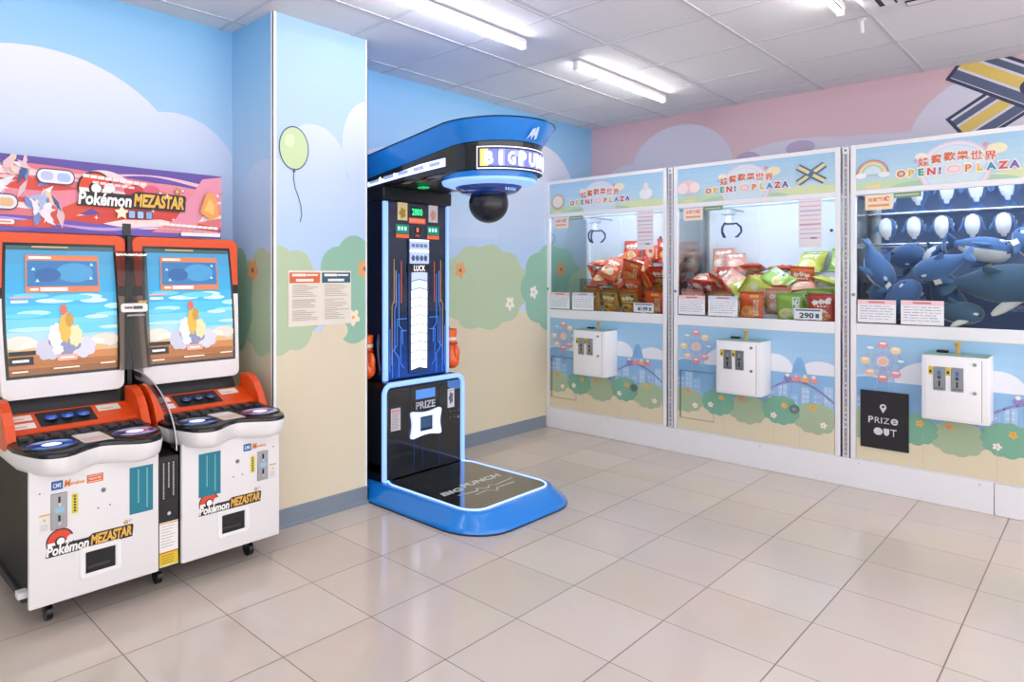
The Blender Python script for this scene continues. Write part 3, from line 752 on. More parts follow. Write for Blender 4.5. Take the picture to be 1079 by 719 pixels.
    # casters
    for x, y in ((-.145*sg, .125), (.15*sg, .36), (-.175, .56), (.175, .56)):
            b = MB(); b.cube(x-.018, y-.018, .088, x+.018, y+.018, .104, mat('55585E', .3, .8)); b.cube(x-.016, y-.012, .040, x-.011, y+.014, .09, mat('55585E', .3, .8)); b.cube(x+.011, y-.012, .040, x+.016, y+.014, .09, mat('55585E', .3, .8))
            b.cyl((x-.011, y, .034), (x+.011, y, .034), .034, BLACK, n=20); b.build('caster', t)
    # console: two round lobes joined by a waist
    def outline(g):
        """closed outline of the lip, g = inset"""
        pts = []
        N = 60
        for i in range(N+1):
            x = -.275+.55*i/N
            q = abs(x)
            lobe = -.085*math.exp(-((q-.155)/.10)**2) - .028
            e = max(0, (q-.205)/.07); lobe += .13*e*e if e < 1 else .13
            pts.append((x*(1-g/.275), lobe+g))
        return pts+[((.275-g), .36-g*.2), (-(.275-g), .36-g*.2)]
    L = [(.040, .600), (.020, .608), (.007, .624), (.003, .645), (.0, .668), (.004, .684)]
    b = MB(); loops = [[(x, y, z) for x, y in outline(g)] for g, z in L]
    b.loft(loops, pw, True, True, True, False); con = b.build('console_lip', t)
    b = MB(); loops = [[(x, y, z) for x, y in outline(g)] for g, z in ((.003, .672), (.001, .680), (.004, .690), (.012, .694))]
    b.loft(loops, mat('101114', .22), True, True, True, True); b.build('console_top', t)
    # round card readers
    for i, x in enumerate((-.155, .155)):
        c1, c2 = (('2F62C0', '9DBBEE') if n == 0 else ('31436E', '8F9DC4')) if i == 0 else ('5E62A8', 'B9B6E4')
        y_ = .035
        b = MB(); b.T = Matrix.Translation((0, y_, 0)) @ Matrix.Diagonal((1, .84, 1, 1)) @ Matrix.Translation((0, -y_, 0)); b.lathe([(.098, .694), (.096, .699), (.091, .700)], (x, y_, 0), mat('0C0D10', .2), 40); b.lathe([(.091, .6985), (.0, .6985)], (x, y_, 0), mat(c1, .12, coat=1), 40)
        b.sheet(lambda u, v, d, x=x, y_=y_: (x+u*.88, y_+v*.88, .6985+d), step=.00015)
        b.art(band(0, 0, .055, .095, .3, 2.4), c2); b.art(band(0, 0, .060, .098, 3.6, 5.6), c2 if i else '5E8FE0'); b.art(ell(0, 0, .040), mat('E3E6F6', .2, emit=.5)); b.art(ell(0, 0, .018), mat('FAFBFF', .2, emit=.9)); b.art(band(0, 0, .098, .103, 0, 2*PI-.001), '3A3C46')
        b.build('card_reader', t)
    b = MB(); b.sheet(lambda u, v, d: (u, v, .6945+d)); b.art(rr(-.055, -.02, .055, .15, .01), 'E6D6CC'); b.art(rr(-.045, .02, .045, .06, .005), 'EFC2AE'); b.art(rr(-.045, .08, .045, .13, .005), 'F0E9E4'); b.build('centre_plate', t)
    # card slots in the dark riser behind the readers
    b = MB(); b.xprism([(.150, .694), (.235, .706), (.235, .66), (.17, .66)], -.255, .255, mat('1B1E20', .35))
    for i in range(9): b.cube(-.235+i*.055, .160, .695, -.200+i*.055, .225, .708, mat('2D3336', .3), .002, 1)
    b.build('card_slots', t)
    # orange shelf and cheeks
    b = MB(); b.xprism([(.232, .690), (.232, .712), (.240, .718), (.365, .765), (.375, .765), (.375, .700)], -.268, .268, orange)
    sh = b.build('orange_shelf', t)
    T_ = lambda u, v, d: (u, .240+v*.125, .718+v*.047+.001+d)
    b = MB(); b.sheet(T_); b.art(rr(-.135, .10, .085, .92), '17191C'); b.build('button_panel', sh)
    for i in range(3):
        x = -.085+i*.062
        b = MB(); b.lathe([(.026, 0), (.026, .006), (.020, .014), (0, .016)], (x, .300, .744), mat('2456B8' if n == 0 else '1F3564', .15, coat=1), 20); b.build('button', sh)
    for x0, y0, x1, y1, h in ((-.245, .10, -.150, .42, 'EFE6E2'), (-.235, .55, -.150, .88, 'EFE0D6'), (.105, .55, .200, .92, 'D9E0CF')):
        b = MB(); b.sheet(T_); b.art(rr(x0, y0, x1, y1, .0), h); b.art(rr(x0+.01, y0+.1, x1-.03, y0+.16), 'E7A58C'); b.build('instruction_sticker', sh)
    for s_ in (-1, 1):
        b = MB(); prof = [(.165, .672), (.176, .700), (.205, .755), (.245, .800), (.290, .828), (.335, .838), (.375, .832), (.375, .66), (.2, .66)]
        x0, x1 = (.240, .276) if s_ > 0 else (-.276, -.240); b.xprism(prof, x0, x1, orange); b.build('orange_cheek', t)
    # display head: trapezoid shell, orange above, white below, leaning back
    def H(u, v, d):   # u: -1..1 across, v: 0..1 up, d: towards the viewer
        wd = lerp(.245, .277, v); return (u*wd, .392+.078*v-d, .818+.70*v)
    def ring(x0, x1, v0, v1, d):
        o = []
        for (cx, cv, a) in ((x1, v0, -PI/2), (x1, v1, 0), (x0, v1, PI/2), (x0, v0, PI)):
            sx_, sv = (-1 if cx > 0 else 1), (1 if cv < .5 else -1)
            o += [(cx+sx_*.13+.13*math.cos(a+PI/2*i/6), cv+sv*.055+.055*math.sin(a+PI/2*i/6)) for i in range(7)]
        return [H(u, v, d) for u, v in o]
    def slabpart(v0, v1, m, name, top=False, bot=False):
        b = MB()
        def poly(e):
            o = []
            r_, rv = .14-e, .05-e*.3
            if bot: o += [(-1+e+r_-r_*math.cos(a), v0+e*.3+rv-rv*math.sin(a)) for a in [PI/2*i/6 for i in range(7)]]
            else: o += [(-1+e, v0)]
            if bot: o += [(1-e-r_+r_*math.sin(a), v0+e*.3+rv-rv*math.cos(a)) for a in [PI/2*i/6 for i in range(7)]]
            else: o += [(1-e, v0)]
            if top: o += [(1-e-r_+r_*math.cos(a), v1-e*.3-rv+rv*math.sin(a)) for a in [PI/2*i/6 for i in range(7)]]
            else: o += [(1-e, v1)]
            if top: o += [(-1+e+r_-r_*math.sin(a), v1-e*.3-rv+rv*math.cos(a)) for a in [PI/2*i/6 for i in range(7)]]
            else: o += [(-1+e, v1)]
            return o
        l3 = [H(u, v, -.12) for u, v in poly(.02)]; l2 = [H(u, v, -.004) for u, v in poly(0)]; l1 = [H(u, v, .004) for u, v in poly(.012)]
        b.loft([l3, l2, l1], m, True); p2 = poly(.012)
        tr = tessellate_polygon([[Vector((u, v, 0)) for u, v in p2]]); b.raw([H(u, v, .004) for u, v in p2], tr, m); b.raw([H(u, v, -.12) for u, v in poly(.02)], tr, m)
        return b.build(name, t)
    slabpart(0, .60, pw, 'white_shell', bot=True); slabpart(.60, .665, dk, 'black_band'); slabpart(.665, 1.0, orange, 'orange_shell', top=True)
    # the glass bezel and the picture
    def D(u, v, d): return (u*(1+.035*math.sin(PI*v/SH)), .392+.078*((v+.105)/.70)-.005-d, .818+.098+v)
    b = MB(); b.sheet(D); N = 16
    e1 = [(-SW-.012, -.012+(SH+.024)*i/N) for i in range(N+1)]; e2 = [(SW+.012, SH+.012-(SH+.024)*i/N) for i in range(N+1)]
    def strip(x0, x1, v0, v1, m, keep=True):
        k = max(1, int((v1-v0)/.04))
        for i in range(k): b.art(rr(x0, lerp(v0, v1, i/k), x1, lerp(v0, v1, (i+1)/k)), m, keep=True)
        if not keep: b.layer += 1
    strip(-SW-.012, SW+.012, -.012, SH+.012, mat('0B0D12', .15), False); be = b.build('screen_bezel', t)
    b = MB(); b.sheet(D, (-SW, 0, SW, SH), .00025, 3)
    E = lambda h, e=.22: mat(h, .25, emit=e)
    for i, h in enumerate(('8A5A36', 'B0703C', 'C07E46', 'C8B49A', '9CC8D6', '6CC0DC', '46B4DC', '3AA6D4', '2E9ACC', '3796C4', '3C8FBC', '34565E')):
        v0 = SH*[0, .05, .10, .16, .23, .33, .43, .53, .63, .74, .85, .965][i]; v1 = SH*[.05, .10, .16, .23, .33, .43, .53, .63, .74, .85, .965, 1][i]
        strip(-SW, SW, v0, v1, E(h))
    b.layer += 1
    rnd = random.Random(3)
    for i in range(16):
        x, v = rnd.uniform(-SW, SW), rnd.uniform(.30, .62)*SH
        b.art(ell(x, v, rnd.uniform(.04, .10), rnd.uniform(.006, .014), 20), E(rnd.choice(['A9DDEA', '86CFE6', '62C0E0', 'BFE4EC'])))
    for x, v, rx, rv, h in ((-.17, .135, .06, .03, 'D8D0C4'), (-.12, .12, .05, .022, 'E3DDD0'), (.16, .13, .06, .030, 'CFC9BE'), (.12, .12, .04, .02, 'E3DDD0'), (0, .10, .18, .02, 'D9A878'), (-.05, .06, .14, .018, 'A86A3C'), (.12, .045, .10, .012, 'A0622F')):
        b.art(ell(x, v, rx, rv, 20), E(h))
    # pale rocks rising from the sand in the middle of the picture
    for cx, cv, rx, rv, h in ((-.065, .105, .050, .045, 'B9BACB'), (.070, .105, .050, .045, 'C6C6D4'), (0, .135, .060, .060, '7F84A6'), (-.035, .16, .028, .050, 'D8D6DC'), (.04, .155, .026, .045, 'D9CFA0'), (.0, .19, .022, .060, 'D9A840'), (.018, .225, .016, .030, 'B98A34'), (-.004, .27, .014, .020, 'C9604A'), (-.03, .10, .02, .02, 'ECE9E6')):
        b.art(blob(cx, cv, rx, rv, 7, .10, 40, cx*9), E(h))
    # result card window
    b.art(rr(-.145, .345, .145, .505, .004), E('C9744A')); b.art(rr(-.139, .371, .139, .482), E('2A6EA6')); b.art(ell(.045, .43, .075, .042), E('3F8EC0')); b.art(ell(-.06, .42, .05, .03), E('255A94'))
    for x, v in ((-.115, .44), (.11, .40), (-.10, .39), (.115, .46)): b.art([(x-.008, v), (x, v+.014), (x+.008, v)], E('A9E0EE'))
    b.line([(-.130, .494), (-.05, .494)], .010, E('F6E8DC')); b.line([(-.125, .358), (-.10, .358)], .009, E('F6E8DC')); b.line([(-.085, .358), (.01, .358)], .014, E('FFFFFF'))
    b.line([(-.20, .325), (-.12, .325)], .006, E('E89A9A')); b.line([(-.195, .308), (-.14, .308)], .010, E('F2F4F6'))
    b.art(rr(-.215, .085, -.115, .102), E('14161A', .2)); b.art(rr(-.215, .045, -.125, .078), E('14161A', .2)); b.line([(-.20, .062), (-.145, .062)], .010, E('E6E8EA'))
    b.art(rr(-.035, .052, .045, .078, .008), E('F0A090')); b.line([(-.02, .065), (.03, .065)], .006, E('FFF0E8'))
    b.line([(-.12, .540), (.02, .540)], .007, E('B8A070')); b.line([(-.205, .018), (-.15, .018)], .006, E('E6DCCB')); b.line([(-.05, .022), (.05, .022)], .006, E('E6DCCB')); b.line([(.14, .028), (.20, .028)], .006, E('E6DCCB'))
    b.build('screen', t)
    if n == 0:
        # clear curved divider at the right of the console
        b = MB(); G = glass_mat('clear_acrylic', 'EDEDF2', .9)
        arc = [(.375-.445*math.sin(a), .615+.285*math.cos(a)) for a in [PI/2*i/16 for i in range(17)]]
        inner = [(y+.055, z-.02) for y, z in arc[:-1]][::-1]
        b.xprism(arc+inner, .2825, .2865, G); b.tube([(.2845, y, z) for y, z in arc], .003, mat('D9D6E0', .2, alpha=.8), 8)
        b.build('clear_divider', t)
    return t
AC = [arcade(0, 'left card arcade cabinet, nearest the left edge of the view, bright blue reader disc'), arcade(1, 'right card arcade cabinet, beside the mural pillar, darker reader disc')]

# narrow box between the two cabinets
t = thing('medal_box', (1.190, 2.745, 0), 0, 'narrow black box with a white and yellow notice between the two arcade cabinets', 'box')
b = MB(); b.cube(-.044, 0, .10, .044, .30, .575, mat('141517', .35), .003, 1); bd = b.build('body', t)
A = lambda: MB().sheet(lambda u, v, d: (u, -.0003-d, v), step=.0001)
b = A(); b.art(rr(-.041, .385, .041, .560), '2C2D30'); b.art(rr(-.038, .388, .038, .557), '121316')
for x, z0 in ((-.022, .40), (.0, .44), (.020, .405)):
    z = .548
    while z > z0: b.art(rr(x-.003, z-.006, x+.003, z), 'B9BABD', keep=True); z -= .009
b.build('black_notice', bd)
b = A(); b.art(rr(-.040, .115, .040, .300), 'EFEDEA'); b.art(rr(-.040, .118, .040, .170), 'E0C22E'); b.art(rr(-.040, .170, .040, .176), 'D9622E'); b.art(rr(-.040, .292, .040, .297), 'D9A23E')
for i in range(8): b.line([(-.032, .282-i*.012), (.025-(i % 3)*.008, .282-i*.012)], .003, 'B0AEB4')
for i in range(4): b.line([(-.030, .160-i*.010), (.02, .160-i*.010)], .003, 'A08A2A')
b.build('warning_notice', bd)
b = MB(); b.cyl((0, -.004, .335), (0, .001, .335), .008, CHROME, n=14); b.build('lock', bd)
for y in (.12,):
    b = MB(); b.cube(-.014, y-.014, .066, .014, y+.014, .10, mat('55585E', .3, .8)); b.cyl((-.010, y, .033), (.010, y, .033), .033, BLACK, n=18); b.build('caster', t)

# smoked link plate between the displays
t = thing('link_plate', (1.191, 3.105, 0), 0, 'smoked clear plate with a white badge joining the two arcade screens', 'panel')
b = MB(); G = glass_mat('smoked_acrylic', 'A89888', .6)
b.raw([(-.070, -.004, .905), (.070, -.004, .905), (.070, .052, 1.445), (-.070, .052, 1.445)], [(0, 1, 2, 3)], G)
b.raw([(-.070, -.007, .905), (.070, -.007, .905), (.070, .049, 1.445), (-.070, .049, 1.445)], [(0, 1, 2, 3)], glass_mat('smoked_acrylic_face', 'FFFFFF', .5)); b.build('smoked_sheet', t)
b = MB(); SL = lambda u, v, d: (u, -.010+.1037*(v-.905)-d, v)
b.sheet(SL); b.art(rr(-.060, 1.165, .062, 1.205, .012), 'E9E7E2'); b.line([(-.040, 1.185), (-.01, 1.185)], .010, '6A6A70'); b.line([(.0, 1.185), (.035, 1.185)], .014, '55565C'); b.line([(-.03, 1.15), (.045, 1.15)], .008, 'A9A7A2'); b.art(rr(.02, 1.207, .06, 1.216), 'D9A84A'); b.build('badge', t)
b = MB(); b.cube(-.0095, .075, .66, .0095, .10, 1.515, mat('121316', .4)); b.build('rear_post', t)

# marquee board standing on the heads
t = thing('marquee_board', (1.108, 3.215, 1.522), 0, 'printed purple and red marquee board standing on the two arcade cabinets', 'sign')
MW, MH = 1.13, .325
b = MB(); b.cube(-MW/2, 0, .0, MW/2, .012, MH, mat('8C7CC0', .5), .001, 1)
b.sheet(lambda u, v, d: (u, -d, v), (-MW/2, 0, MW/2, MH), .00015)
b.art(rr(-MW/2, 0, MW/2, MH), '5C4A9E')
def P_(a, c): return (-.565+a/899*.60, MH-(c-60)/600*MH)       # helper grid for the printed swirls
def wave(y0, y1, a0, a1, k, ph, n=40):
    up = [(-MW/2+MW*i/n, lerp(y0, y1, i/n)+a0*math.sin(k*i/n+ph)) for i in range(n+1)]
    dn = [(-MW/2+MW*i/n, lerp(y0, y1, i/n)+a0*math.sin(k*i/n+ph)-a1*(1+.5*math.sin(k*1.7*i/n+ph))) for i in range(n+1)]
    return up+dn[::-1]
b.art(wave(.29, .255, .012, .19, 5, .3), 'D9767E'); b.art(wave(.22, .20, .03, .11, 6, 1.2), 'D2483E'); b.art(wave(.20, .24, .03, .06, 7, 3.0), 'E0879A'); b.art(wave(.255, .19, .03, .022, 6, .4), 'F2D3D2')
b.art(wave(.12, .10, .035, .030, 5, 2.0), 'F4DCDC'); b.art(wave(.085, .07, .03, .035, 6, 4.0), 'CC4438'); b.art(wave(.05, .05, .02, .05, 5, 1.0), '6B55AE'); b.art(wave(.29, .27, .018, .012, 8, 2.2), 'E9B9C8'); b.art(wave(.05, .035, .012, .010, 9, .7), 'B79AD6')
b.art(band(-.02, .12, .15, .175, .2, 2.2), 'F1D2D6'); b.art(band(.15, .05, .16, .19, .5, 1.9), 'F6DFDf'.upper()); b.art(ell(.12, .21, .05, .03), 'CC3E48'); b.art(ell(.20, .22, .04, .025), 'D95E7A')
b.art([(-.47, .02), (-.30, .06), (-.10, .16), (-.02, .155), (-.1, .1), (-.25, .02)], 'D2503C'); b.art([(.20, .02), (.32, .09), (.46, .30), (.565, .32), (.565, .25), (.44, .08), (.40, .02)], 'DC8FA6')
# pale crystalline shards and gold bands
rnd = random.Random(12)
for cx, cz, s_, cnt in ((-.435, .20, .085, 13), (-.27, .12, .10, 18), (-.36, .27, .07, 10)):
    for i in range(cnt):
        a = rnd.uniform(0, 2*PI); r_ = rnd.uniform(.0, s_); x, z = cx+r_*math.cos(a), cz+r_*math.sin(a); l, w2 = rnd.uniform(.03, .06), rnd.uniform(.008, .018); a2 = rnd.uniform(0, PI)
        c, sn = math.cos(a2), math.sin(a2)
        b.art([(x-l*c, z-l*sn), (x-w2*sn, z+w2*c), (x+l*c, z+l*sn), (x+w2*sn, z-w2*c)], rnd.choice(['E9E4EE', 'D9DCEC', 'A9B4D8', '6F86BE', 'E9C9A8', '3C5590', 'D9B9C0', 'F4EFEF', 'E6DDE8']))
for cx, cz in ((-.448, .122), (-.225, .245)):
    b.art(rr(cx-.078, cz-.034, cx+.078, cz+.034, .033), '3F4470'); b.art(rr(cx-.073, cz-.029, cx+.073, cz+.029, .028), 'E4DFEC'); b.art(rr(cx-.060, cz-.018, cx-.01, cz+.02, .016), 'B8BEE0'); b.art(rr(cx+.005, cz-.02, cx+.06, cz+.018, .016), 'D9B48C' if cx < -.3 else 'A8BCE2')
b.art(rr(-.545, .028, -.385, .048, .009), 'F4EFEF'); b.line([(-.53, .038), (-.40, .038)], .008, 'E08A6A'); b.art(rr(-.545, .008, -.52, .022), 'F4EFEF'); b.art(rr(-.505, .008, -.48, .022), 'C9CCE6')
logo(b, .115, .178, .50)
for i in range(9): b.line([(-.11+i*.032, .262-i*.002), (-.09+i*.032, .262-i*.002)], .015, 'F6E3E0')
for i in range(6): b.line([(-.07+i*.032, .235-i*.002), (-.05+i*.032, .235-i*.002)], .011, 'F4D9DA')
b.art(star(.055, .105, .035, .018, 5), 'F6E6C8'); b.text('2', .0, .098, .030, 'F0C070') if False else None
for i, h in enumerate(('8FB4DC', '9DC0E4', '7FA4D0')): b.art(rr(.085+i*.040, .080, .119+i*.040, .118, .006), '2E3A66'); b.art(rr(.088+i*.040, .083, .116+i*.040, .115, .005), h)
for i in range(11): b.line([(.235+i*.028, .062-i*.001), (.253+i*.028, .062-i*.001)], .013, 'F6E9E2')
for i in range(11): b.line([(.235+i*.028, .040-i*.001), (.253+i*.028, .040-i*.001)], .010, 'E9A7A2')
b.art(rr(.34, .008, .55, .026), 'EAE3E6')
for x, z, r_ in ((.025, .16, .016), (.27, .20, .014), (.535, .22, .014), (.20, .12, .012), (-.06, .075, .012), (.30, .085, .01)): b.art(star(x, z, r_, r_*.2, 4), 'FFF6F4')
b.art([(.44, .13), (.47, .22), (.50, .24), (.53, .20), (.545, .12), (.50, .09)], 'E79A50'); b.art([(.46, .14), (.49, .20), (.52, .17), (.51, .12)], 'F1BE72')
b.build('printed_board', t)
b = MB(); b.cube(-.018, .012, .0, .018, .05, .30, DARK); b.cube(.062, -.006, .0, .10, .0, .055, mat('14161C', .3)); b.build('stand', t)

# ================================================================== BOXING MACHINE
t = thing('boxing_machine', (2.95, 3.0, 0), 0, 'tall blue and black boxing machine with glowing edges and a hanging punch ball', 'arcade machine')
BLUE = mat('057FE0', .25, coat=.5); NAVY = mat('0B1C44', .3); PANEL = mat('0A0E18', .12, coat=.5)
LED = mat('86AEFF', .4, emit=.66); LEDW = mat('A9C4FF', .4, emit=.75); LINE = mat('3F7FE0', .4, emit=.5)
def rloop(x0, y0, x1, y1, r, z, n=8): return [(a, c, z) for a, c in rr(x0, y0, x1, y1, r, n)]
# platform
b = MB()
lo = [rloop(-.445, -.83, .505, .40, .26, 0), rloop(-.445, -.83, .505, .40, .26, .018), rloop(-.435, -.82, .495, .40, .25, .030), rloop(-.385, -.755, .415, .40, .17, .088), rloop(-.375, -.745, .405, .40, .16, .098), rloop(-.365, -.735, .395, .40, .15, .100)]
b.loft(lo, BLUE, True, True, True, True); pf = b.build('platform', t)
b = MB(); b.loft([rloop(-.447, -.832, .507, .40, .26, .001), rloop(-.447, -.832, .507, .40, .26, .010)], mat('0A2C50', .4)); b.build('base_trim', pf)
b = MB(); b.loft([rloop(-.335, -.70, .355, .0, .10, .1003), rloop(-.335, -.70, .355, .0, .10, .1035)], mat('14181A', .06, coat=1), False, True, False, True)
b.sheet(lambda u, v, d: (u, v, .1035+d), (-.33, -.70, .35, 0), .0001)
lt = mat('C9CFC4', .25)
b.text('BIG', -.175, -.400, .050, lt, w=.17, bold=.05, shear=.3); b.text('PUNCH', .10, -.375, .055, lt, w=.34, bold=.05, shear=.3)
b.line([(-.20, -.47), (-.06, -.49), (-.03, -.455), (.02, -.50), (.06, -.47), (.10, -.49), (.28, -.47)], .010, lt); b.line([(-.12, -.53), (-.02, -.52), (.03, -.56), (.07, -.525), (.22, -.53)], .010, lt)
b.build('mirror_deck', pf)
b = MB(); pts = [p_ for p_ in rloop(-.345, -.71, .365, .02, .11, .104) if p_[1] < -.003]
i0 = max(range(len(pts)), key=lambda i: (pts[i][0] > 0, pts[i][1])); pts.sort(key=lambda p_: math.atan2(p_[0]-.01, -(p_[1]+.3)))
pts = [(-.345, -.004, .104)]+[p_ for p_ in pts]+[(.365, -.004, .104)]
b.tube(pts, .006, LEDW, 8); b.build('deck_light_line', pf)
# lower cabinet with rounded frame
b = MB(); b.yprism(rr(-.355, .10, .355, .685, .05), .0, .44, mat('0C0E14', .3)); b.cube(-.355, .0, .10, .355, .44, .2, mat('0C0E14', .3)); lc = b.build('prize_cabinet', t)
b = MB(); fr = [(x, -.004, z) for x, z in ([(-.343, .106)]+[(-.343+.055-.055*math.cos(a), .618+.055*math.sin(a)) for a in [PI/2*i/8 for i in range(9)]]+[(.343-.055+.055*math.sin(a), .618+.055*math.cos(a)) for a in [PI/2*i/8 for i in range(9)]]+[(.343, .106)])]
b.tube(fr, .016, LED, 10); b.build('glowing_frame', lc)
b = MB(); b.cube(-.318, -.006, .108, .318, .001, .645, PANEL, .004, 1); b.sheet(lambda u, v, d: (u, -.006-d, v), step=.00015)
b.art(rr(-.085, .560, .085, .618, .003), mat('4F86D0', .3, emit=.35)); b.art([(.20, .645), (.318, .645), (.318, .585), (.235, .585), (.20, .61)], mat('3F6FB0', .3, emit=.25))
for x in (-.135, .115): b.art(rr(x, .40, x+.012, .64), '2A1E1C')
for x in (-.10, -.03, .12): b.art(rr(x, .12, x+.0025, .40), mat('1E3F7A', .3, emit=.2))
b.text('PRIZE', .0, .520, .046, 'B8BDC8', w=.17, bold=.03)
b.art(rr(-.080, .493, -.076, .548), '6A6F7A')
b.build('front_panel', lc)
# prize slot with a wavy glowing surround
def waist(sx, sz, k, n=10):
    o = []
    cs = [(sx, -sz), (sx, sz), (-sx, sz), (-sx, -sz)]
    for i in range(4):
        (ax, az), (bx_, bz) = cs[i], cs[(i+1) % 4]
        for j in range(n):
            u = j/n; x, z = lerp(ax, bx_, u), lerp(az, bz, u); q = math.sin(PI*u)**1.0*k
            if i % 2 == 0: x -= math.copysign(q, ax)
            else: z -= math.copysign(q, az)
            o.append((x, z))
    return o
b = MB(); cz = .405; o_ = waist(.145, .094, .026); inn = waist(.058, .046, .0)
def R3(pts, y): return [(-.002+x, y, cz+z) for x, z in pts]
def rnd_(pts, r=.02):
    q = []
    n = len(pts)
    for i in range(n):
        a, c, d = pts[i-1], pts[i], pts[(i+1) % n]; q.append(((a[0]+2*c[0]+d[0])/4, (a[1]+2*c[1]+d[1])/4))
    return q
o2 = rnd_(rnd_(rnd_(o_)))
b.loft([R3(o2, -.006), R3([(x*.99, z*.99) for x, z in o2], -.020), R3([(x*.96, z*.95) for x, z in o2], -.024), R3(inn, -.022), R3(inn, -.006)], mat('C4D4FF', .35, emit=.6), False); b.build('prize_slot_surround', lc)
b = MB(); b.cube(-.060, -.010, cz-.046, .056, -.006, cz+.046, mat('101C30', .15)); b.cube(-.045, -.0125, cz-.030, .040, -.010, cz+.035, mat('2C5478', .15, emit=.15)); b.build('prize_window', lc)
for nm, x0, z0, x1, z1, pp in (('paper_notice', -.292, .395, -.215, .530, 'C9C9CE'), ('paper_notice', .200, .470, .262, .592, 'D9DADE')):
    b = MB(); b.cube(x0, -.0075, z0, x1, -.0062, z1, mat(pp, .5)); b.sheet(lambda u, v, d: (u, -.0075-d, v), step=.0001); k = 8
    if x0 < 0: b.art(rr(x0+.006, z1-.025, x1-.006, z1-.008), 'D98C98'); [b.line([(x0+.010, z1-.035-i*.012), (x1-.010-(i % 3)*.008, z1-.035-i*.012)], .005, 'A48A94') for i in range(8)]
    else: b.art(blob((x0+x1)/2, z1-.06, .018, .035, 5, .2), '5A5F80'); b.line([(x0+.01, z1-.012), (x1-.01, z1-.012)], .006, 'A0A4B4')
    b.build(nm, lc)
b = MB(); [b.cyl((.225+i*.038, -.009, .445-j*.040), (.225+i*.038, -.005, .445-j*.040), .004, mat('8A8F9A', .3, .8), n=8) for i in range(3) for j in range(2)]; b.cyl((.296, -.011, .40), (.296, -.005, .40), .008, CHROME, n=12); b.build('screws', lc)
tag(bpy.data.objects[-1] if False else kids(lc)[-1], kind=None)
# column
b = MB(); b.cube(-.285, .08, .68, .285, .44, 1.86, mat('0A1230', .3), .006, 1); co = b.build('column', t)
for x in (-.268, .278):
    b = MB(); b.cube(x-.018 if x < 0 else x-.010, .062, .685, x+.018 if x < 0 else x+.010, .082, 1.785, LED, .005, 2); b.build('side_light', co)
b = MB(); b.cube(-.248, .070, .69, .262, .080, 1.785, mat('0A1838', .15, coat=.5), .003, 1)
b.sheet(lambda u, v, d: (u, .070-d, v), (-.248, .69, .262, 1.785), .00015)
b.ramp(-.248, .69, .262, 1.10, '12459C', '0B2148', 8, rough=.2, emit=.12)
amber = mat('B08A3A', .3, emit=.35); red = mat('C8502A', .3, emit=.5)
for s_ in (-1, 1):
    c = .007
    for off, zt, m in ((.205, 1.43, red), (.190, 1.36, amber), (.165, 1.34, LINE), (.145, 1.42, red)):
        x = c+s_*off; b.line([(x, 1.16), (x, zt)], .005, amber if m is amber else m)
    b.line([(c+s_*.205, 1.43), (c+s_*.205, 1.18), (c+s_*.222, 1.14), (c+s_*.222, .78)], .005, amber)
    b.line([(c+s_*.188, 1.36), (c+s_*.188, 1.15), (c+s_*.200, 1.12), (c+s_*.200, .86), (c+s_*.165, .82), (c+s_*.165, .70)], .005, LINE)
    b.line([(c+s_*.165, 1.30), (c+s_*.165, 1.02), (c+s_*.135, .99), (c+s_*.135, .90)], .005, LINE)
    b.line([(c+s_*.100, .985), (c+s_*.150, .985), (c+s_*.150, .78), (c+s_*.12, .75)], .004, LINE)
    b.line([(c+s_*.100, 1.06), (c+s_*.180, 1.06), (c+s_*.180, .90), (c+s_*.22, .86), (c+s_*.22, .70)], .004, LINE)
    b.line([(c+s_*.24, 1.0), (c+s_*.24, .74)], .004, LINE)
b.build('circuit_panel', co)
b = MB(); gx = .007; 
b.cube(gx-.088, .060, .715, gx+.088, .071, 1.56, mat('2A3C66', .3), .003, 1); gau = b.build('power_gauge', co)
b = MB(); b.sheet(lambda u, v, d: (u, .060-d, v), (gx-.095, .71, gx+.095, 1.57), .00015)
for i in range(11):
    z = .735+i*.056; e = .95 if i < 9 else (.6, .35)[i-9]; h = 'E6EEFF' if i < 9 else 'B8C6E6'
    b.art([(gx-.070, z), (gx, z+.014), (gx+.070, z), (gx+.070, z+.052), (gx, z+.066), (gx-.070, z+.052)], mat(h, .4, emit=e)); 
    b.line([(gx-.070, z+.052), (gx, z+.066), (gx+.070, z+.052)], .004, mat('6F8FD0', .4, emit=.5))
b.art(rr(gx-.085, 1.405, gx+.085, 1.558, .004), mat('9FB0D0', .3, emit=.55)); b.art(rr(gx-.085, 1.478, gx+.085, 1.492), mat('E6EEFF', .3, emit=1.0)); b.art(rr(gx-.085, 1.548, gx+.085, 1.558), mat('E6EEFF', .3, emit=1.2))
for i in range(4): b.art(blob(gx-.055+i*.036, 1.44, .015, .018, 5, .15), mat('4A5C86', .3, emit=.1)); b.art(blob(gx-.055+i*.036, 1.52, .015, .012, 4, .15), mat('6E80A8', .3, emit=.1))
b.art(rr(gx-.09, 1.352, gx+.09, 1.402), mat('10151F', .3)); b.text('LUCK', gx, 1.377, .036, mat('E6DDE0', .3, emit=.7), w=.10, bold=.02)
b.build('gauge_segments', gau)
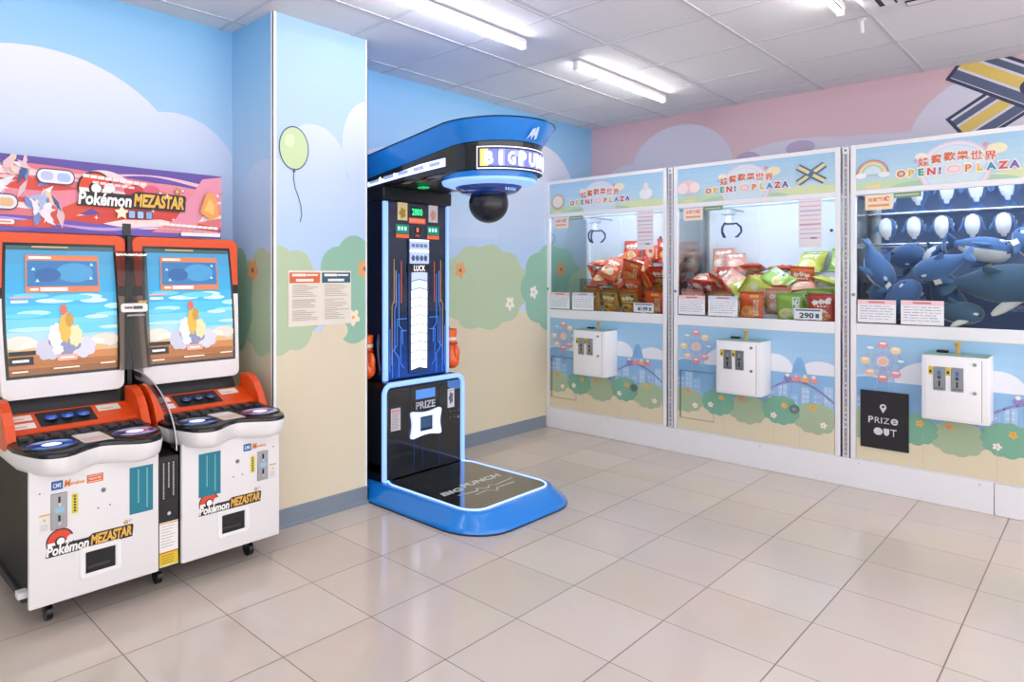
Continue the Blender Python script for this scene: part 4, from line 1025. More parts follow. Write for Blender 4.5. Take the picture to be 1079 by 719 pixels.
# score displays
b = MB(); b.sheet(lambda u, v, d: (u, .0695-d, v), step=.0001)
G = mat('2FE08A', .3, emit=1.0); OR = mat('D2552A', .3, emit=.45)
b.art(rr(-.055, 1.700, .055, 1.765), '081410'); b.text('2800', 0, 1.733, .044, G, w=.092, bold=.02); b.art(rr(-.073, 1.660, .073, 1.695), OR)
for i in range(7): b.art(rr(-.062+i*.018, 1.668, -.051+i*.018, 1.687), 'F0B8A0', keep=True)
b.layer += 1
for s_ in (-1, 1):
    x = s_*.135+.007; b.art(rr(x-.042, 1.675, x+.042, 1.785), mat('C9B98A' if s_ < 0 else 'B9B4B8', .4, emit=.25)); b.art(blob(x, 1.72, .024, .030, 5, .2), 'B89A2E' if s_ < 0 else 'D9A08A')
    b.art(rr(x-.055, 1.590, x+.055, 1.650), mat('0F6E5E', .3, emit=.4)); b.art(rr(x-.055, 1.565, x+.055, 1.588), OR)
    for i in range(3): b.art(rr(x-.040+i*.028, 1.612, x-.022+i*.028, 1.636), mat('9FE8D0', .3, emit=.7), keep=True)
    b.layer += 1
b.art(rr(-.018, 1.600, .022, 1.640), '301418'); b.text('8', .002, 1.620, .030, mat('E0704A', .3, emit=.9), bold=.03); b.art(rr(-.018, 1.575, .022, 1.592), 'B9552E')
b.build('score_display', co)
b = MB(); b.cube(-.300, .050, 1.792, .300, .42, 1.875, mat('0B0C10', .35), .006, 1); b.build('column_cap', t)
# overhead arm: flat slab with a rounded nose and a flaring blue rim
def nose(r, y0=.44, cy=-.52, n=28, ry=None, cx=0):
    ry = ry or r
    return [(cx+r, y0)]+[(cx+r*math.cos(a), cy+ry*math.sin(a)) for a in [-PI*i/n for i in range(n+1)]]+[(cx-r, y0)]
def ztop(y): 
    u = min(1, max(0, (.44-y)/1.3)); return 2.0+.155*math.sin(PI/2*u*1.0)+.0*u
b = MB()
def L3(r, dz, y0=.44, k=1.0): return [(x, y, 1.985+(ztop(y)-1.985)*k+dz) for x, y in nose(r, y0)]
loops = [L3(.300, -.105), L3(.335, -.06), L3(.360, -.02), L3(.372, .0), L3(.366, .010), L3(.34, .012), L3(.24, .018), L3(.05, .022)]
b.loft(loops, BLUE, True, False); b.raw(loops[-1], [tuple(range(len(loops[-1])))], BLUE)
b.raw([l[0] for l in loops]+[l[-1] for l in loops[::-1]], [tuple(range(2*len(loops)))], BLUE)
rim = b.build('blue_rim', t)
b = MB(); b.tube(L3(.374, .005), .0035, mat('0A1B2E', .3), 6); b.build('rim_edge', rim)
b = MB(); b.sheet(lambda u, v, d: ((.334+.58*v+.005)*math.cos(u), -.52+(.334+.58*v+.005)*math.sin(u), ztop(-.52)-.065+v), step=.0001); wl = mat('BFD8F4', .3)
u0 = -1.66; b.art([(u0-.13, -.022), (u0-.07, .03), (u0-.02, .038), (u0+.06, -.008), (u0-.0, .004), (u0-.03, -.02), (u0-.06, .0)], wl); b.art([(u0+.0, .04), (u0+.05, .045), (u0+.09, -.01), (u0+.05, -.02)], wl); b.build('white_emblem', rim)
b = MB(); B0 = lambda r, z=None, dz=0: [(x, y, (z if z is not None else 1.985+(ztop(y)-1.985)-.105)+dz) for x, y in nose(r)]
zb = lambda y: 1.865+.02*min(1, max(0, (.44-y)/1.2))
def BL(r, f): return [(x, y, lerp(zb(y), ztop(y)-.105, f)) for x, y in nose(r)]
loops = [BL(.22, 0), BL(.265, .03), BL(.285, .12), BL(.290, .5), BL(.298, .98)]
BK = mat('0C0E13', .18, coat=.5); b.loft(loops, BK, True, False); b.raw(loops[0], [tuple(range(len(loops[0])))[::-1]], mat('0A0D18', .3)); b.raw(loops[-1], [tuple(range(len(loops[-1])))], BK)
b.raw([l[0] for l in loops]+[l[-1] for l in loops[::-1]], [tuple(range(2*len(loops)))], BK); arm = b.build('overhead_arm', t)
# light bars along both flanks
for s_ in (-1, 1):
    b = MB(); m1 = mat('D9E2FF', .4, emit=.75); m2 = mat('FFF6D0', .4, emit=1.6)
    f = lambda u, v, d, s_=s_: (s_*(.294+d), u, lerp(zb(u), ztop(u)-.105, .5)+v)
    b.sheet(f, step=.0008); q = lambda x0, z0, x1, z1: [(x0, z0), (x1, z0), (x1, z1), (x0, z1)]
    for i in range(14):
        y0 = -.46+i*.062
        b.art(q(y0, -.025, y0+.062, .022), m1, keep=True)
    b.layer += 1
    for i in range(7): b.art(q(-.42+i*.13, -.010, -.335+i*.13, .010), mat('8FA0D0', .4, emit=.5), keep=True)
    b.layer += 1
    for i in range(7): b.art(q(-.44+i*.13, -.013, -.425+i*.13, .013), m2, keep=True)
    b.build('flank_light', arm)
# curved lit sign round the nose
R0 = .302
cyl_map = lambda u, v, d: ((R0+d)*math.cos(u/R0), -.52+(R0+d)*math.sin(u/R0), 1.957+v)
b = MB(); b.sheet(cyl_map, step=.0006); a0, a1 = math.radians(-152)*R0, math.radians(-28)*R0; N = 22
for i in range(N):
    u0, u1 = lerp(a0, a1, i/N), lerp(a0, a1, (i+1)/N); b.art(rr(u0, -.062, u1, .062), mat('15182A', .3), keep=True)
b.layer += 1
for (z0, z1) in ((-.060, -.054), (.054, .060)):
    for i in range(N): b.art(rr(lerp(a0, a1, i/N), z0, lerp(a0, a1, (i+1)/N), z1), mat('C9CBE6', .3, emit=1.0), keep=True)
for u in (a0, a1-.005): b.art(rr(u, -.06, u+.005, .06), mat('C9CBE6', .3, emit=1.0), keep=True)
b.layer += 1
for i in range(N):
    t_ = i/N; b.art(rr(lerp(a0, a1, t_)+(.018 if i == 0 else 0), -.045, lerp(a0, a1, (i+1)/N), .045), mat('D8CF6A' if i < 2 else ('5F66A8' if i % 4 else '8A90C8'), .3, emit=.7), keep=True)
b.layer += 1
W2 = mat('FFFFFF', .3, emit=1.3)
L_ = a1-a0
for i, ch in enumerate('BIG'): b.text(ch, a0+.045+i*.062+.02, -.002, .070, W2, w=.045 if ch != 'I' else .018, bold=.04)
for i, ch in enumerate('PUNCH'): b.text(ch, a0+.255+i*.072, -.002, .074, W2, w=.052, bold=.05)
b.art(rr(a0+.20, .005, a0+.222, .038), mat('7A80E0', .3, emit=1.2))
b.build('lit_sign', arm)
# green indicator under the arm
b = MB(); b.cube(-.14, -.13, 1.858, -.09, -.08, 1.868, mat('1E9E5A', .3, emit=.9)); b.build('green_indicator', arm)
# glowing ring with a domed bowl, ball on a short stem
bx_, by_ = 0, -.52
b = MB(); b.lathe([(.16, 1.835), (.215, 1.835), (.262, 1.850), (.268, 1.862), (.262, 1.888), (.2, 1.892)], (bx_, by_, 0), LED, 48); b.build('glowing_ring', t)
b = MB(); b.lathe([(.0, 1.782), (.10, 1.784), (.155, 1.800), (.185, 1.825), (.195, 1.845)], (bx_, by_, 0), mat('123C8C', .12, coat=1), 48)
b.lathe([(.270, 1.865), (.275, 1.885), (.275, 1.90)], (bx_, by_, 0), BLUE, 48); bw = b.build('swivel_bowl', t)
b = MB(); b.sheet(lambda u, v, d: (bx_+.176*math.cos(u)*(1+d), by_+.176*math.sin(u)*(1+d), 1.812+v), step=.002)
for i in range(5): b.art(rr(-1.9+i*.10, -.010, -1.84+i*.10, .014), mat('7FA6E6', .3, emit=.4))
b.build('bowl_lettering', bw)
b = MB(); b.cyl((bx_, by_, 1.76), (bx_, by_, 1.84), .020, mat('14161C', .3), n=16); b.sphere((bx_, by_, 1.742), .113, mat('060A18', .32, coat=.2), 40, 24, (1, 1, .98)); b.lathe([(.1125, -.004), (.1135, 0), (.1125, .004)], (bx_, by_, 1.742), mat('05070C', .4), 40)
b.build('punch_ball', t)

# gloves hanging on both flanks
def glove(label, loc, rz, group='orange boxing gloves hung on the boxing machine'):
    g = thing('boxing_glove', loc, rz, label, 'boxing glove', group)
    om = mat('F06018', .3, coat=.3, noise=40)
    b = MB(); bm = bmesh.new(); bmesh.ops.create_uvsphere(bm, u_segments=28, v_segments=18, radius=1)
    for v in bm.verts:
        x, y, z = v.co
        w_ = .056*(1+.25*max(0, -z)); v.co = Vector((x*w_*.85, y*w_*1.05-.012*max(0, -z), z*.085-.03))
    b.bm(bm, om, True); fist = b.build('padded_fist', g)
    b = MB(); b.sphere((.0, -.052, -.015), .024, om, 18, 12, (.85, .9, 2.1)); b.build('thumb', g)
    b = MB(); b.lathe([(.036, .035), (.040, .05), (.041, .09), (.044, .125), (.040, .128), (.034, .12)], (0, 0, 0), mat('DDE0E4', .5) if False else om, 24); b.build('cuff', g)
    b = MB(); b.lathe([(.0405, .060), (.0425, .062), (.0425, .078), (.0405, .080)], (0, 0, 0), mat('E6DCD6', .5), 24); b.lathe([(.045, .04), (.0465, .042), (.0465, .048), (.045, .05)], (0, 0, -.004), mat('9C3010', .4), 24); b.build('wrist_band', g)
    b = MB(); b.tube([(0, 0, .12), (.0, .01, .145), (0, .014, .16)], .005, mat('1A2238', .5), 6); b.build('hanging_loop', g)
    g.scale = (1.15, 1.15, 1.1)
    return g
g1 = glove('orange boxing glove hanging on the right flank of the boxing machine', (3.314, 3.13, .825), 0)
g2 = glove('orange boxing glove hanging on the left flank, half hidden by the pillar', (2.604, 3.17, .825), 0)
b = MB(); b.tube([(2.652, 3.10, .97), (2.628, 3.085, .92), (2.622, 3.07, .84), (2.63, 3.06, .76), (2.640, 3.075, .73), (2.640, 3.085, .80), (2.640, 3.09, .90), (2.655, 3.10, .95)], .006, mat('1F2B52', .4), 8); tag(b.build('hanging_cord'), 'dark blue looped cord hanging beside the left boxing glove', 'cord')

# ================================================================== PRIZES: snack bags and plush whales (prototypes)
BW, BH, BT = .165, .215, .052
def bag_h(u, v):
    a = min(1, abs(2*u/BW)); c = min(1, abs(2*v/(BH-.030)))
    if abs(2*v/(BH-.030)) >= 1: return .0012
    return .0012+BT/2*((1-a**3.2)**.62)*((1-c**2.6)**.55)
def bag_mesh(kind, seed):
    rnd = random.Random(seed); b = MB()
    base, trim, pics, txt = {
        'red':    ('CF3F1C', 'B82F16', ('F0B060', 'E8C890', 'F4E0C0'), 'FBEDE2'),
        'orange': ('E0622A', 'D04A1E', ('F2C39A', 'F6DDC4', 'C9502E'), 'FFF4EA'),
        'gold':   ('B07A24', '8C5A18', ('E9B84C', 'D98A34', '6E4A1C'), 'F4E0B0'),
        'yellow': ('CFD04A', 'A9B83A', ('EFE9A8', 'E6DC70', 'F6F2D0'), 'F7F7F2'),
        'green':  ('9ABF52', '7FAE4A', ('DDE6A8', 'C3D680', 'E8C890'), 'F3F6EA'),
        'peach':  ('E3A08C', 'D6806C', ('F2D2C4', 'E8B49E', 'F7E8DE'), 'FFF6F2'),
        'crimson':('C8322A', 'A82420', ('F0D0B8', 'E88A5A', 'F6E4D8'), 'FFFFFF'),
        'tangerine': ('E2561E', 'C9401A', ('EBA04A', 'F0C070', 'E8742E'), 'FBE6D2')}[kind]
    M0 = mat(base, .27, noise=45, coat=.3); NU, NV = 12, 18
    wr = [rnd.uniform(0, 6.28) for _ in range(4)]
    def pt(u, v, s_, d=0):
        h = bag_h(u, v); w_ = .0022*math.sin(38*u+wr[0]+70*v)*min(1, h/.012)+.0016*math.sin(90*v+wr[1]-40*u)*min(1, h/.012)
        pinch = 1-.05*(1-min(1, abs(2*v/BH))**2)
        return (u*pinch, s_*(h+w_+d), v*(1-.03*abs(2*u/BW)**2*0))
    for s_ in (-1, 1):
        vs = [pt(BW*(i/NU-.5), BH*(j/NV-.5), s_) for j in range(NV+1) for i in range(NU+1)]; fs = []
        for j in range(NV):
            for i in range(NU):
                q = (j*(NU+1)+i, j*(NU+1)+i+1, (j+1)*(NU+1)+i+1, (j+1)*(NU+1)+i); fs.append(q if s_ < 0 else q[::-1])
        b.raw(vs, fs, M0, True)
    # closing rim
    rim = [(i/NU-.5, -.5) for i in range(NU+1)]+[(.5, j/NV-.5) for j in range(1, NV+1)]+[(.5-i/NU, .5) for i in range(1, NU+1)]+[(-.5, .5-j/NV) for j in range(1, NV)]
    b.loft([[pt(u*BW, v*BH, 1) for u, v in rim+rim[:1]], [pt(u*BW, v*BH, -1) for u, v in rim+rim[:1]]], M0, False, False)
    for s_ in (-1, 1):
        f = (lambda u, v, d: pt(u, v, -1, .0010+d)) if s_ < 0 else (lambda u, v, d: pt(-u, v, 1, .0010+d))
        b.sheet(f, step=.00008)
        g = lambda h: mat(h, .27, coat=.3)
        def cell(x0, y0, x1, y1, h):
            n = max(1, int((x1-x0)/.014)); m_ = max(1, int((y1-y0)/.014))
            for i in range(n):
                for j in range(m_): b.art(rr(lerp2(x0, x1, i/n), lerp2(y0, y1, j/m_), lerp2(x0, x1, (i+1)/n), lerp2(y0, y1, (j+1)/m_)), g(h), keep=True)
            b.layer += 1
        def disc(cx, cy, rx, ry, h, k=0, am=.0):
            for q in range(3):
                r0, r1 = q/3, (q+1)/3; n = 18
                for i in range(n):
                    a0, a1 = 2*PI*i/n, 2*PI*(i+1)/n
                    b.art([(cx+rx*r0*math.cos(a0), cy+ry*r0*math.sin(a0)), (cx+rx*r1*math.cos(a0), cy+ry*r1*math.sin(a0)), (cx+rx*r1*math.cos(a1), cy+ry*r1*math.sin(a1)), (cx+rx*r0*math.cos(a1), cy+ry*r0*math.sin(a1))], g(h), keep=True)
            b.layer += 1
        cell(-BW/2+.001, BH/2-.016, BW/2-.001, BH/2-.001, trim); cell(-BW/2+.001, -BH/2+.001, BW/2-.001, -BH/2+.016, trim)
        disc(-.012, -.035, .055, .042, pics[0]); disc(.018, -.045, .036, .028, pics[1]); disc(-.030, -.030, .022, .018, pics[2])
        if kind in ('green',):
            cell(.022, -.050, .066, .080, 'EEF3E6')
            for i, ch in enumerate('蚵仔煎'): b.text(ch, .044, .058-i*.042, .036, g('1F6B62'), bold=.035)
        elif kind == 'tangerine':
            cell(.018, -.070, .060, .055, 'D9805A')
            for i in range(5): b.art(blob(.039, .040-i*.024, .016, .009, 4, .25, 24), g('F6D8C0'))
            for i in range(3): b.art(blob(-.050+i*.022+.05, .075, .010, .010, 4, .25, 24), g('F3C050'))
        else:
            for i in range(3): b.art(blob(-.038+i*.038, .052+rnd.uniform(-.004, .004), .018, .016, 5, .22, 30), g(txt))
            for i in range(5): b.art(rr(-.045+i*.019, .018, -.032+i*.019, .028), g(txt if rnd.random() < .6 else pics[1]), keep=True)
            b.layer += 1
            disc(.045, .070, .016, .012, pics[2])
    return b
def lerp2(a, b, t): return a+(b-a)*t
BAGWORD = {'red': 'red-orange snack bag', 'orange': 'pale orange snack bag', 'gold': 'brown-gold snack bag', 'yellow': 'yellow-green snack bag', 'green': 'green teal-lettered snack bag', 'peach': 'peach pink snack bag', 'crimson': 'crimson red snack bag', 'tangerine': 'bright tangerine snack bag'}
_bag = {}
def bag(kind, var=0):
    k = (kind, var)
    if k not in _bag:
        o = bag_mesh(kind, hash(kind) % 97 if False else sum(map(ord, kind))+var*13).build('snack_bag'); _bag[k] = [o, False]
    if _bag[k][1]: c = _bag[k][0].copy(); col.objects.link(c); return c
    _bag[k][1] = True; return _bag[k][0]

# plush whale, 1 unit = body length .30; nose towards +x, belly towards -z
FUR = {'blue': ('5276AC', 'E9E9EE'), 'navy': ('3D5A8A', 'DADDE6'), 'slate': ('46647F', 'E6E3E0')}
def fur(h):
    m = mat(h, .95, noise=70, spec=.1)
    m.node_tree.nodes['Principled BSDF'].inputs['Sheen Weight'].default_value = .5
    m.node_tree.nodes['Principled BSDF'].inputs['Sheen Roughness'].default_value = .4
    return m
def whale_parts(kind):
    c0, c1 = FUR[kind]; A, B_ = fur(c0), fur(c1)
    prof = [(.150, .004, 0), (.143, .030, 0), (.125, .052, 0), (.095, .069, .001), (.055, .078, .002), (.010, .078, .004), (-.035, .068, .008), (-.075, .050, .015), (-.110, .031, .024), (-.140, .018, .034)]
    N = 24; b = MB(); rings = [[(x, r_*1.08*math.cos(2*PI*i/N), zc+r_*.92*math.sin(2*PI*i/N)) for i in range(N)] for x, r_, zc in prof]
    vs = [p_ for R_ in rings for p_ in R_]; bl, wh = [], []
    for j in range(len(prof)-1):
        for i in range(N):
            a = (i+.5)/N*360; f = (j*N+i, (j+1)*N+i, (j+1)*N+(i+1) % N, j*N+(i+1) % N)
            belly = 240 < a < 300 if j in (1, 7) else (225 < a < 315 if 1 < j < 7 else False)
            (wh if belly else bl).append(f)
    nb = len(b.v); b.raw(vs, bl+[tuple(range(N)), tuple((len(prof)-1)*N+k for k in range(N))[::-1]], A, True)
    i_ = b.mi(B_)
    for f in wh: b.f.append(tuple(nb+k for k in f)); b.fm.append(i_); b.fs.append(True)
    out = [('body', b)]
    for s_ in (-1, 1):
        b = MB(); lp = []
        for t_, w_, th in ((0, .026, .015), (.3, .032, .014), (.6, .030, .012), (.85, .022, .009), (1, .008, .003)):
            x, y, z = .055-.085*t_, s_*(.060+.050*t_), -.010-.045*t_
            lp.append([(x+w_*math.cos(2*PI*i/12), y, z+th*math.sin(2*PI*i/12)) for i in range(12)])
        b.loft(lp, B_ if kind == 'slate' else A, True, True, True, True); out.append(('flipper', b))
    b = MB(); lp = []
    for t_, w_, th in ((0, .030, .012), (.4, .026, .010), (.75, .016, .007), (1, .005, .003)):
        lp.append([(-.005-.030*t_+w_*math.cos(2*PI*i/12), th*math.sin(2*PI*i/12), .066+.042*t_) for i in range(12)])
    b.loft(lp, A, True, True, True, True); out.append(('dorsal_fin', b))
    b = MB()
    for s_ in (-1, 1):
        lp = []
        for t_, w_, th in ((0, .024, .013), (.4, .028, .011), (.75, .020, .008), (1, .005, .003)):
            lp.append([(-.145-.030*t_+w_*math.cos(2*PI*i/12), s_*(.075*t_), .036+.004*t_+th*math.sin(2*PI*i/12)) for i in range(12)])
        b.loft(lp, A, True, True, True, True)
    out.append(('tail_fluke', b))
    for s_ in (-1, 1):
        b = MB(); b.sphere((.112, s_*.060, .008), .007, mat('0C0D10', .15), 12, 8); out.append(('eye', b))
        b = MB(); b.sphere((.092, s_*.072, .022), .010, B_, 12, 8, (1.6, .45, 1)); out.append(('eye_patch', b))
    b = MB(); b.cube(.02, .098, -.052, .058, .0995, -.012, mat('F2F1EE', .5)); out.append(('paper_tag', b))
    return out
_wh = {}
def whale(kind):
    if kind not in _wh:
        r = bpy.data.objects.new('plush_whale', None); r.empty_display_size = .1; col.objects.link(r)
        for nm, b in whale_parts(kind): b.build(nm, r)
        _wh[kind] = r; return r
    return copy_tree(_wh[kind])

PRIZES = [(0, 'red', 0.478, 0.6233, 1.5363, -0.276, 0.0, 0.114),
 (0, 'orange', 0.6847, 0.6336, 1.5141, -0.107, 1.571, 0.0),
 (0, 'red', 0.6291, 0.5156, 1.4623, -1.55, 0.018, -1.468),
 (0, 'tangerine', 0.9244, 0.477, 1.4826, -1.053, 0.052, -0.206),
 (0, 'red', 0.8096, 0.6083, 1.5391, -0.0, 0.0, 0.434),
 (0, 'tangerine', 0.9718, 0.6032, 1.5239, -0.584, -0.0, 0.0),
 (0, 'red', 0.4293, 0.3609, 1.3127, -0.76, 0.0, -0.0),
 (0, 'orange', 0.5962, 0.3975, 1.3362, -0.282, 0.0, 0.015),
 (0, 'red', 0.7966, 0.358, 1.3098, -0.801, -0.0, 0.0),
 (0, 'orange', 0.9657, 0.3824, 1.328, -0.503, 0.0, -0.0),
 (0, 'orange', 0.6524, 0.2642, 1.2832, -1.126, -0.142, 0.075),
 (0, 'tangerine', 0.4315, 0.1263, 1.1586, 0.673, -0.0, -0.304),
 (0, 'gold', 0.589, 0.1312, 1.1507, 0.812, 0.021, -0.073),
 (0, 'tangerine', 0.76, 0.1256, 1.1521, 0.769, -0.0, -0.05),
 (0, 'gold', 0.9801, 0.1325, 1.1754, 0.31, -0.0, -0.826),
 (0, 'gold', 0.4217, 0.0615, 1.1079, 0.199, 0.0, -0.127),
 (0, 'gold', 0.5884, 0.0656, 1.105, 0.324, 0.0, -0.053),
 (0, 'gold', 0.7563, 0.0675, 1.1036, 0.368, -0.0, -0.008),
 (0, 'tangerine', 0.9691, 0.0588, 1.1082, 0.18, -0.0, -0.056),
 (0, 'red', 0.3882, 0.1889, 1.3271, -0.51, -0.022, 1.571),
 (0, 'orange', 0.6364, 0.3117, 1.3777, -1.02, -0.246, 0.116),
 (0, 'tangerine', 0.9161, 0.2885, 1.3003, -1.571, 0.924, -1.424),
 (0, 'red', 0.4915, 0.1038, 1.3198, -0.826, 0.037, 0.0),
 (0, 'orange', 0.7558, 0.1407, 1.2265, 0.763, 0.1, 0.0),
 (0, 'red', 0.9809, 0.1588, 1.318, 0.682, -0.0, 0.0),
 (0, 'orange', 0.478, 0.2778, 1.3505, -0.84, -1.137, 0.401),
 (0, 'tangerine', 0.8713, 0.1253, 1.2625, 0.911, 1.038, -0.109),
 (0, 'red', 0.4512, 0.1968, 1.4329, -1.454, 0.119, -0.372),
 (0, 'orange', 0.5849, 0.171, 1.3021, -0.968, -0.924, 0.807),
 (0, 'red', 0.854, 0.2048, 1.3824, 0.351, -0.721, -1.607),
 (0, 'orange', 0.5797, 0.0946, 1.3836, -0.702, 0.37, 0.0),
 (0, 'tangerine', 0.7525, 0.0987, 1.3628, 0.606, 0.308, 0.279),
 (0, 'red', 1.0087, 0.2947, 1.3998, -0.328, 0.388, 0.839),
 (0, 'orange', 0.4891, 0.3906, 1.4476, -0.692, -0.414, -0.211),
 (0, 'red', 0.7496, 0.2544, 1.3922, -0.983, 0.404, 0.528),
 (1, 'peach', 0.1194, 0.0543, 1.109, 0.099, 0.0, -0.022),
 (1, 'gold', 0.3293, 0.0533, 1.1092, 0.062, 0.0, -0.0),
 (1, 'tangerine', 0.5405, 0.0523, 1.1103, -0.009, 0.014, 0.018),
 (1, 'green', 0.7827, 0.061, 1.1081, 0.187, -0.0, 0.128),
 (1, 'crimson', 0.9763, 0.058, 1.1088, 0.126, -0.0, 0.129),
 (1, 'peach', 0.1279, 0.1339, 1.1452, 0.724, -0.0, -0.126),
 (1, 'red', 0.2976, 0.1394, 1.1413, 0.781, -0.0, 0.0),
 (1, 'yellow', 0.4763, 0.1495, 1.1335, -0.695, -0.028, 0.06),
 (1, 'peach', 0.6996, 0.1039, 1.155, 0.564, 0.0, 0.25),
 (1, 'green', 0.9505, 0.1187, 1.1557, 0.55, -0.0, 0.242),
 (1, 'crimson', 0.1192, 0.2592, 1.2388, -1.142, 0.02, 0.01),
 (1, 'yellow', 0.3844, 0.3459, 1.2567, -1.571, 0.851, -1.205),
 (1, 'crimson', 0.2326, 0.3969, 1.2958, -0.295, -0.0, -0.014),
 (1, 'yellow', 0.6583, 0.323, 1.2252, -1.581, 0.135, -1.939),
 (1, 'orange', 0.7681, 0.3897, 1.2973, 0.399, 0.061, -0.03),
 (1, 'green', 0.9351, 0.308, 1.2223, -1.549, 0.017, 0.379),
 (1, 'peach', 0.1275, 0.6015, 1.4516, -0.423, -0.0, 0.216),
 (1, 'peach', 0.2478, 0.5502, 1.4307, -0.788, 0.0, 0.536),
 (1, 'crimson', 0.6082, 0.4711, 1.3823, 1.575, -0.018, -0.027),
 (1, 'yellow', 0.7769, 0.5877, 1.4316, -0.777, 0.0, 0.0),
 (1, 'green', 0.9638, 0.5983, 1.4405, -0.642, 0.0, -0.0),
 (1, 'crimson', 0.1895, 0.0933, 1.2493, -1.701, -0.574, -1.5),
 (1, 'orange', 0.4738, 0.2969, 1.2734, -0.751, -0.0, 0.054),
 (1, 'yellow', 0.7871, 0.4887, 1.4192, -0.84, -0.002, 0.007),
 (1, 'peach', 0.3236, 0.2739, 1.2892, -0.878, -0.83, 0.485),
 (1, 'red', 0.4374, 0.3795, 1.3856, -1.744, -0.02, 0.11),
 (1, 'green', 0.8561, 0.168, 1.1624, -2.003, 0.988, 1.187),
 (1, 'yellow', 0.5592, 0.0953, 1.2223, -0.578, 2.24, -0.362),
 (1, 'crimson', 0.6615, 0.1746, 1.1646, 0.337, 0.0, -0.002),
 (1, 'orange', 0.1214, 0.2403, 1.2992, -1.183, -0.014, 0.017),
 (1, 'yellow', 0.4666, 0.1782, 1.2489, 2.022, 0.68, -0.772),
 (1, 'peach', 0.8146, 0.2552, 1.2559, -1.346, -0.104, 0.121),
 (1, 'red', 0.2885, 0.1396, 1.2634, -2.322, 0.388, -0.443),
 (1, 'green', 0.6326, 0.2789, 1.3057, -0.971, -0.625, 0.778),
 (1, 'yellow', 0.9569, 0.3066, 1.2898, -1.251, 0.022, 1.571),
 (2, ('slate', 1.55), 0.69, 0.215, 1.275, 0.75, -0.12, 0.12),
 (2, ('slate', 0.95), 0.5, 0.14, 1.108, 0.3, -0.0, 0.3),
 (2, ('navy', 0.95), 0.93, 0.14, 1.108, 0.2, -0.0, -0.2),
 (2, ('blue', 1.0), 0.2354, 0.1093, 1.1892, 2.525, -0.842, -0.263),
 (2, ('navy', 1.0), 0.1676, 0.3188, 1.1132, -0.229, 2.524, 0.104),
 (2, ('blue', 0.92), 0.1269, 0.2937, 1.2381, 0.019, 0.39, -1.862),
 (2, ('navy', 1.03), 0.43, 0.292, 1.20, 1.079, 0.828, 0.622),
 (2, ('blue', 0.97), 0.4398, 0.1027, 1.381, -0.696, 0.308, -3.118),
 (2, ('blue', 1.05), 0.1063, 0.1433, 1.3857, 0.118, 1.049, 0.078),
 (2, ('navy', 0.91), 0.3789, 0.2915, 1.4421, 1.76, 0.665, 1.855),
 (2, ('blue', 1.02), 0.6041, 0.2707, 1.4847, -0.756, 0.161, -0.025),
 (2, ('navy', 1.0), 0.2374, 0.2352, 1.4479, 1.216, -0.101, -0.81),
 (2, ('blue', 0.92), 0.8225, 0.2638, 1.4886, 0.366, -1.069, 2.508),
 (2, ('navy', 1.01), 0.9697, 0.1664, 1.316, 1.387, 1.131, 0.931)]

# stepped risers inside the snack machines and a clear bin divider
for n, (x0, z1, z2) in enumerate(((.36, 1.23, 1.43), (.035, 1.19, 1.35))):
    b = MB(); ri = mat('DCE2EC', .5)
    b.cube(x0, .115, 1.0005, 1.064, .2195, (1.07, 1.06)[n]-.002, ri); b.cube(x0, .22, 1.0005, 1.064, .439, z1-.002, ri); b.cube(x0+(.04 if n == 0 else 0), .44, 1.0005, 1.064, .668, z2-.002, ri); b.build('stepped_riser', CM[n])
b = MB(); b.cube(.322, .02, 1.0005, .328, .66, 1.30, PANE); b.build('bin_divider', CM[0])
def place(o, n, x, y, z, e, sc=1):
    """x, y, z in the machine's own frame -> room"""
    R_ = Matrix.Rotation(-PI/2, 4, 'Z'); M_ = Matrix.Translation(CM[n].location) @ R_ @ Matrix.Translation((x, y, z)) @ Euler(e).to_matrix().to_4x4()
    o.location = M_.translation; o.rotation_euler = M_.to_euler(); o.scale = (sc, sc, sc)
def keep_inside(o, n):
    """slide a prize so that none of it pokes through the glass or the walls of its machine"""
    bpy.context.view_layer.update()
    inv = (Matrix.Translation(CM[n].location) @ Matrix.Rotation(-PI/2, 4, 'Z')).inverted(); base = o.matrix_basis
    P = []
    for c in [o]+kids(o):
        if c.type == 'MESH':
            w_ = base if c is o else base @ c.matrix_basis
            P += [inv @ w_ @ v.co for v in c.data.vertices]
    dx = max(0, .033-min(p_.x for p_ in P)) or min(0, 1.060-max(p_.x for p_ in P))
    dy = max(0, .017-min(p_.y for p_ in P)) or min(0, .664-max(p_.y for p_ in P))
    dz = max(0, 1.0015-min(p_.z for p_ in P))
    o.location = o.location+Vector((dy, -dx, dz))
WHERE = ('left machine', 'middle machine', 'plush machine')
ORD = ['first', 'second', 'third', 'fourth', 'fifth', 'sixth', 'seventh', 'eighth', 'ninth', 'tenth', 'eleventh', 'twelfth', 'thirteenth', 'fourteenth', 'fifteenth', 'sixteenth', 'seventeenth', 'eighteenth', 'nineteenth', 'twentieth', 'twenty-first', 'twenty-second']
from collections import defaultdict
grp = defaultdict(list)
for i, (n, k, x, y, z, ex, ey, ez) in enumerate(PRIZES):
    if n < 2:
        o = bag(k, i % 2); place(o, n, x, y, z, (ex, ey, ez), .97); keep_inside(o, n); grp[(n, k)].append((x, z, y, o))
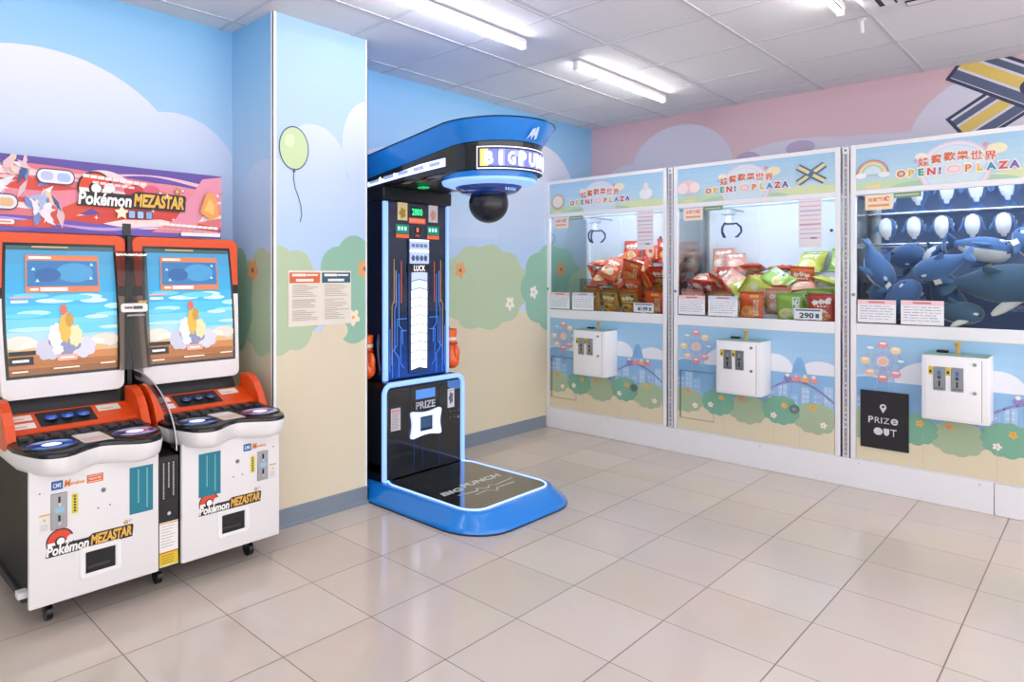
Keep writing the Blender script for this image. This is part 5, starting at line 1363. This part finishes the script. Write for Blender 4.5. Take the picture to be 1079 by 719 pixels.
for (n, k), L in grp.items():
    # tiers: bags pressed to the glass, the middle of the heap, its back row
    tiers = defaultdict(list)
    for x, z, y, o in L: tiers['low front' if z < 1.17 else ('middle' if z < 1.33 else 'high back')].append((x, o))
    for tn, T in tiers.items():
        T.sort(key=lambda q: q[0])
        for j, (x, o) in enumerate(T):
            w_ = ('%s at the glass' if tn == 'low front' else '%s in mid-heap' if tn == 'middle' else '%s atop the heap') % BAGWORD[k]
            tag(o, (w_+' in the '+WHERE[n]) if len(T) == 1 else ('%s, %s from the left, in the %s' % (w_, ORD[j], WHERE[n])), 'snack bag', 'snack bags in the '+WHERE[n])
wl = []
for i, (n, k, x, y, z, ex, ey, ez) in enumerate(PRIZES):
    if n == 2:
        o = whale(k[0]); place(o, n, x, y, z, (ex, ey, ez), k[1]*.95); keep_inside(o, n); wl.append((x, k, o))
# two rows shown upright on the glass shelves, white bellies outwards
def upright(x, y, z, tw, lean, k='blue', sc=.92):
    o = whale(k); m_ = Matrix.Rotation(tw, 3, 'Z') @ Matrix.Rotation(lean, 3, 'X') @ Matrix(((0, 1, 0), (0, 0, 1), (1, 0, 0)))
    place(o, 2, x, y, z, m_.to_euler()); o.scale = (.572, .61, .72) if z < 1.7 else (.80, .64, .80); return o
rows = defaultdict(list)
for j in range(7):
    rows[0].append(upright(.10+j*.147, .475, 1.6305, (-.12, .08, -.05, .1, 0, -.1, .05)[j], .015))
    rows[1].append(upright(.115+j*.147, .515, 1.879, (.1, -.1, .15, 0, -.12, .1, 0)[j], .02))
for r_, L in rows.items():
    for j, o in enumerate(L): tag(o, 'blue plush whale upright with white belly, %s from the left on the %s glass shelf' % (ORD[j], ('lower', 'upper')[r_]), 'plush toy', 'plush whales on the glass shelves')
nm = {'slate': 'large slate blue plush whale', 'navy': 'dark navy plush whale', 'blue': 'mid-blue plush whale'}
by = defaultdict(list)
for x, k, o in wl: by[(k[0], k[1] > 1.12)].append((x, o))
for (k, big), L in by.items():
    L.sort(key=lambda q: q[0])
    for j, (x, o) in enumerate(L): tag(o, ('%s in the loose pile' % nm[k]) if len(L) == 1 else '%s in the loose pile, %s from the left of its colour' % (nm[k], ORD[j]), 'plush toy', 'plush whales piled on the prize floor')

# ================================================================== CAMERA, WORLD, VIEW
cam_d = bpy.data.cameras.new('camera'); cam = bpy.data.objects.new('camera', cam_d); col.objects.link(cam)
cam.location = (0, 0, 1.3407); cam.rotation_euler = (PI/2, 0, .810855-PI/2)
cam_d.sensor_width = 36; cam_d.lens = 704.6/1079*36
cam_d.shift_x = (539.5-435.74)/1079; cam_d.shift_y = -(359.5-288.68)/1079
cam_d.clip_start = .05
scene.camera = cam
w = bpy.data.worlds.new('world'); scene.world = w; w.use_nodes = True
w.node_tree.nodes['Background'].inputs[0].default_value = rgb('F4F2F4'); w.node_tree.nodes['Background'].inputs[1].default_value = 1.9
vs = scene.view_settings; vs.view_transform = 'Standard'; vs.look = 'None'; vs.gamma = 1; vs.use_curve_mapping = False; vs.exposure = 0.54
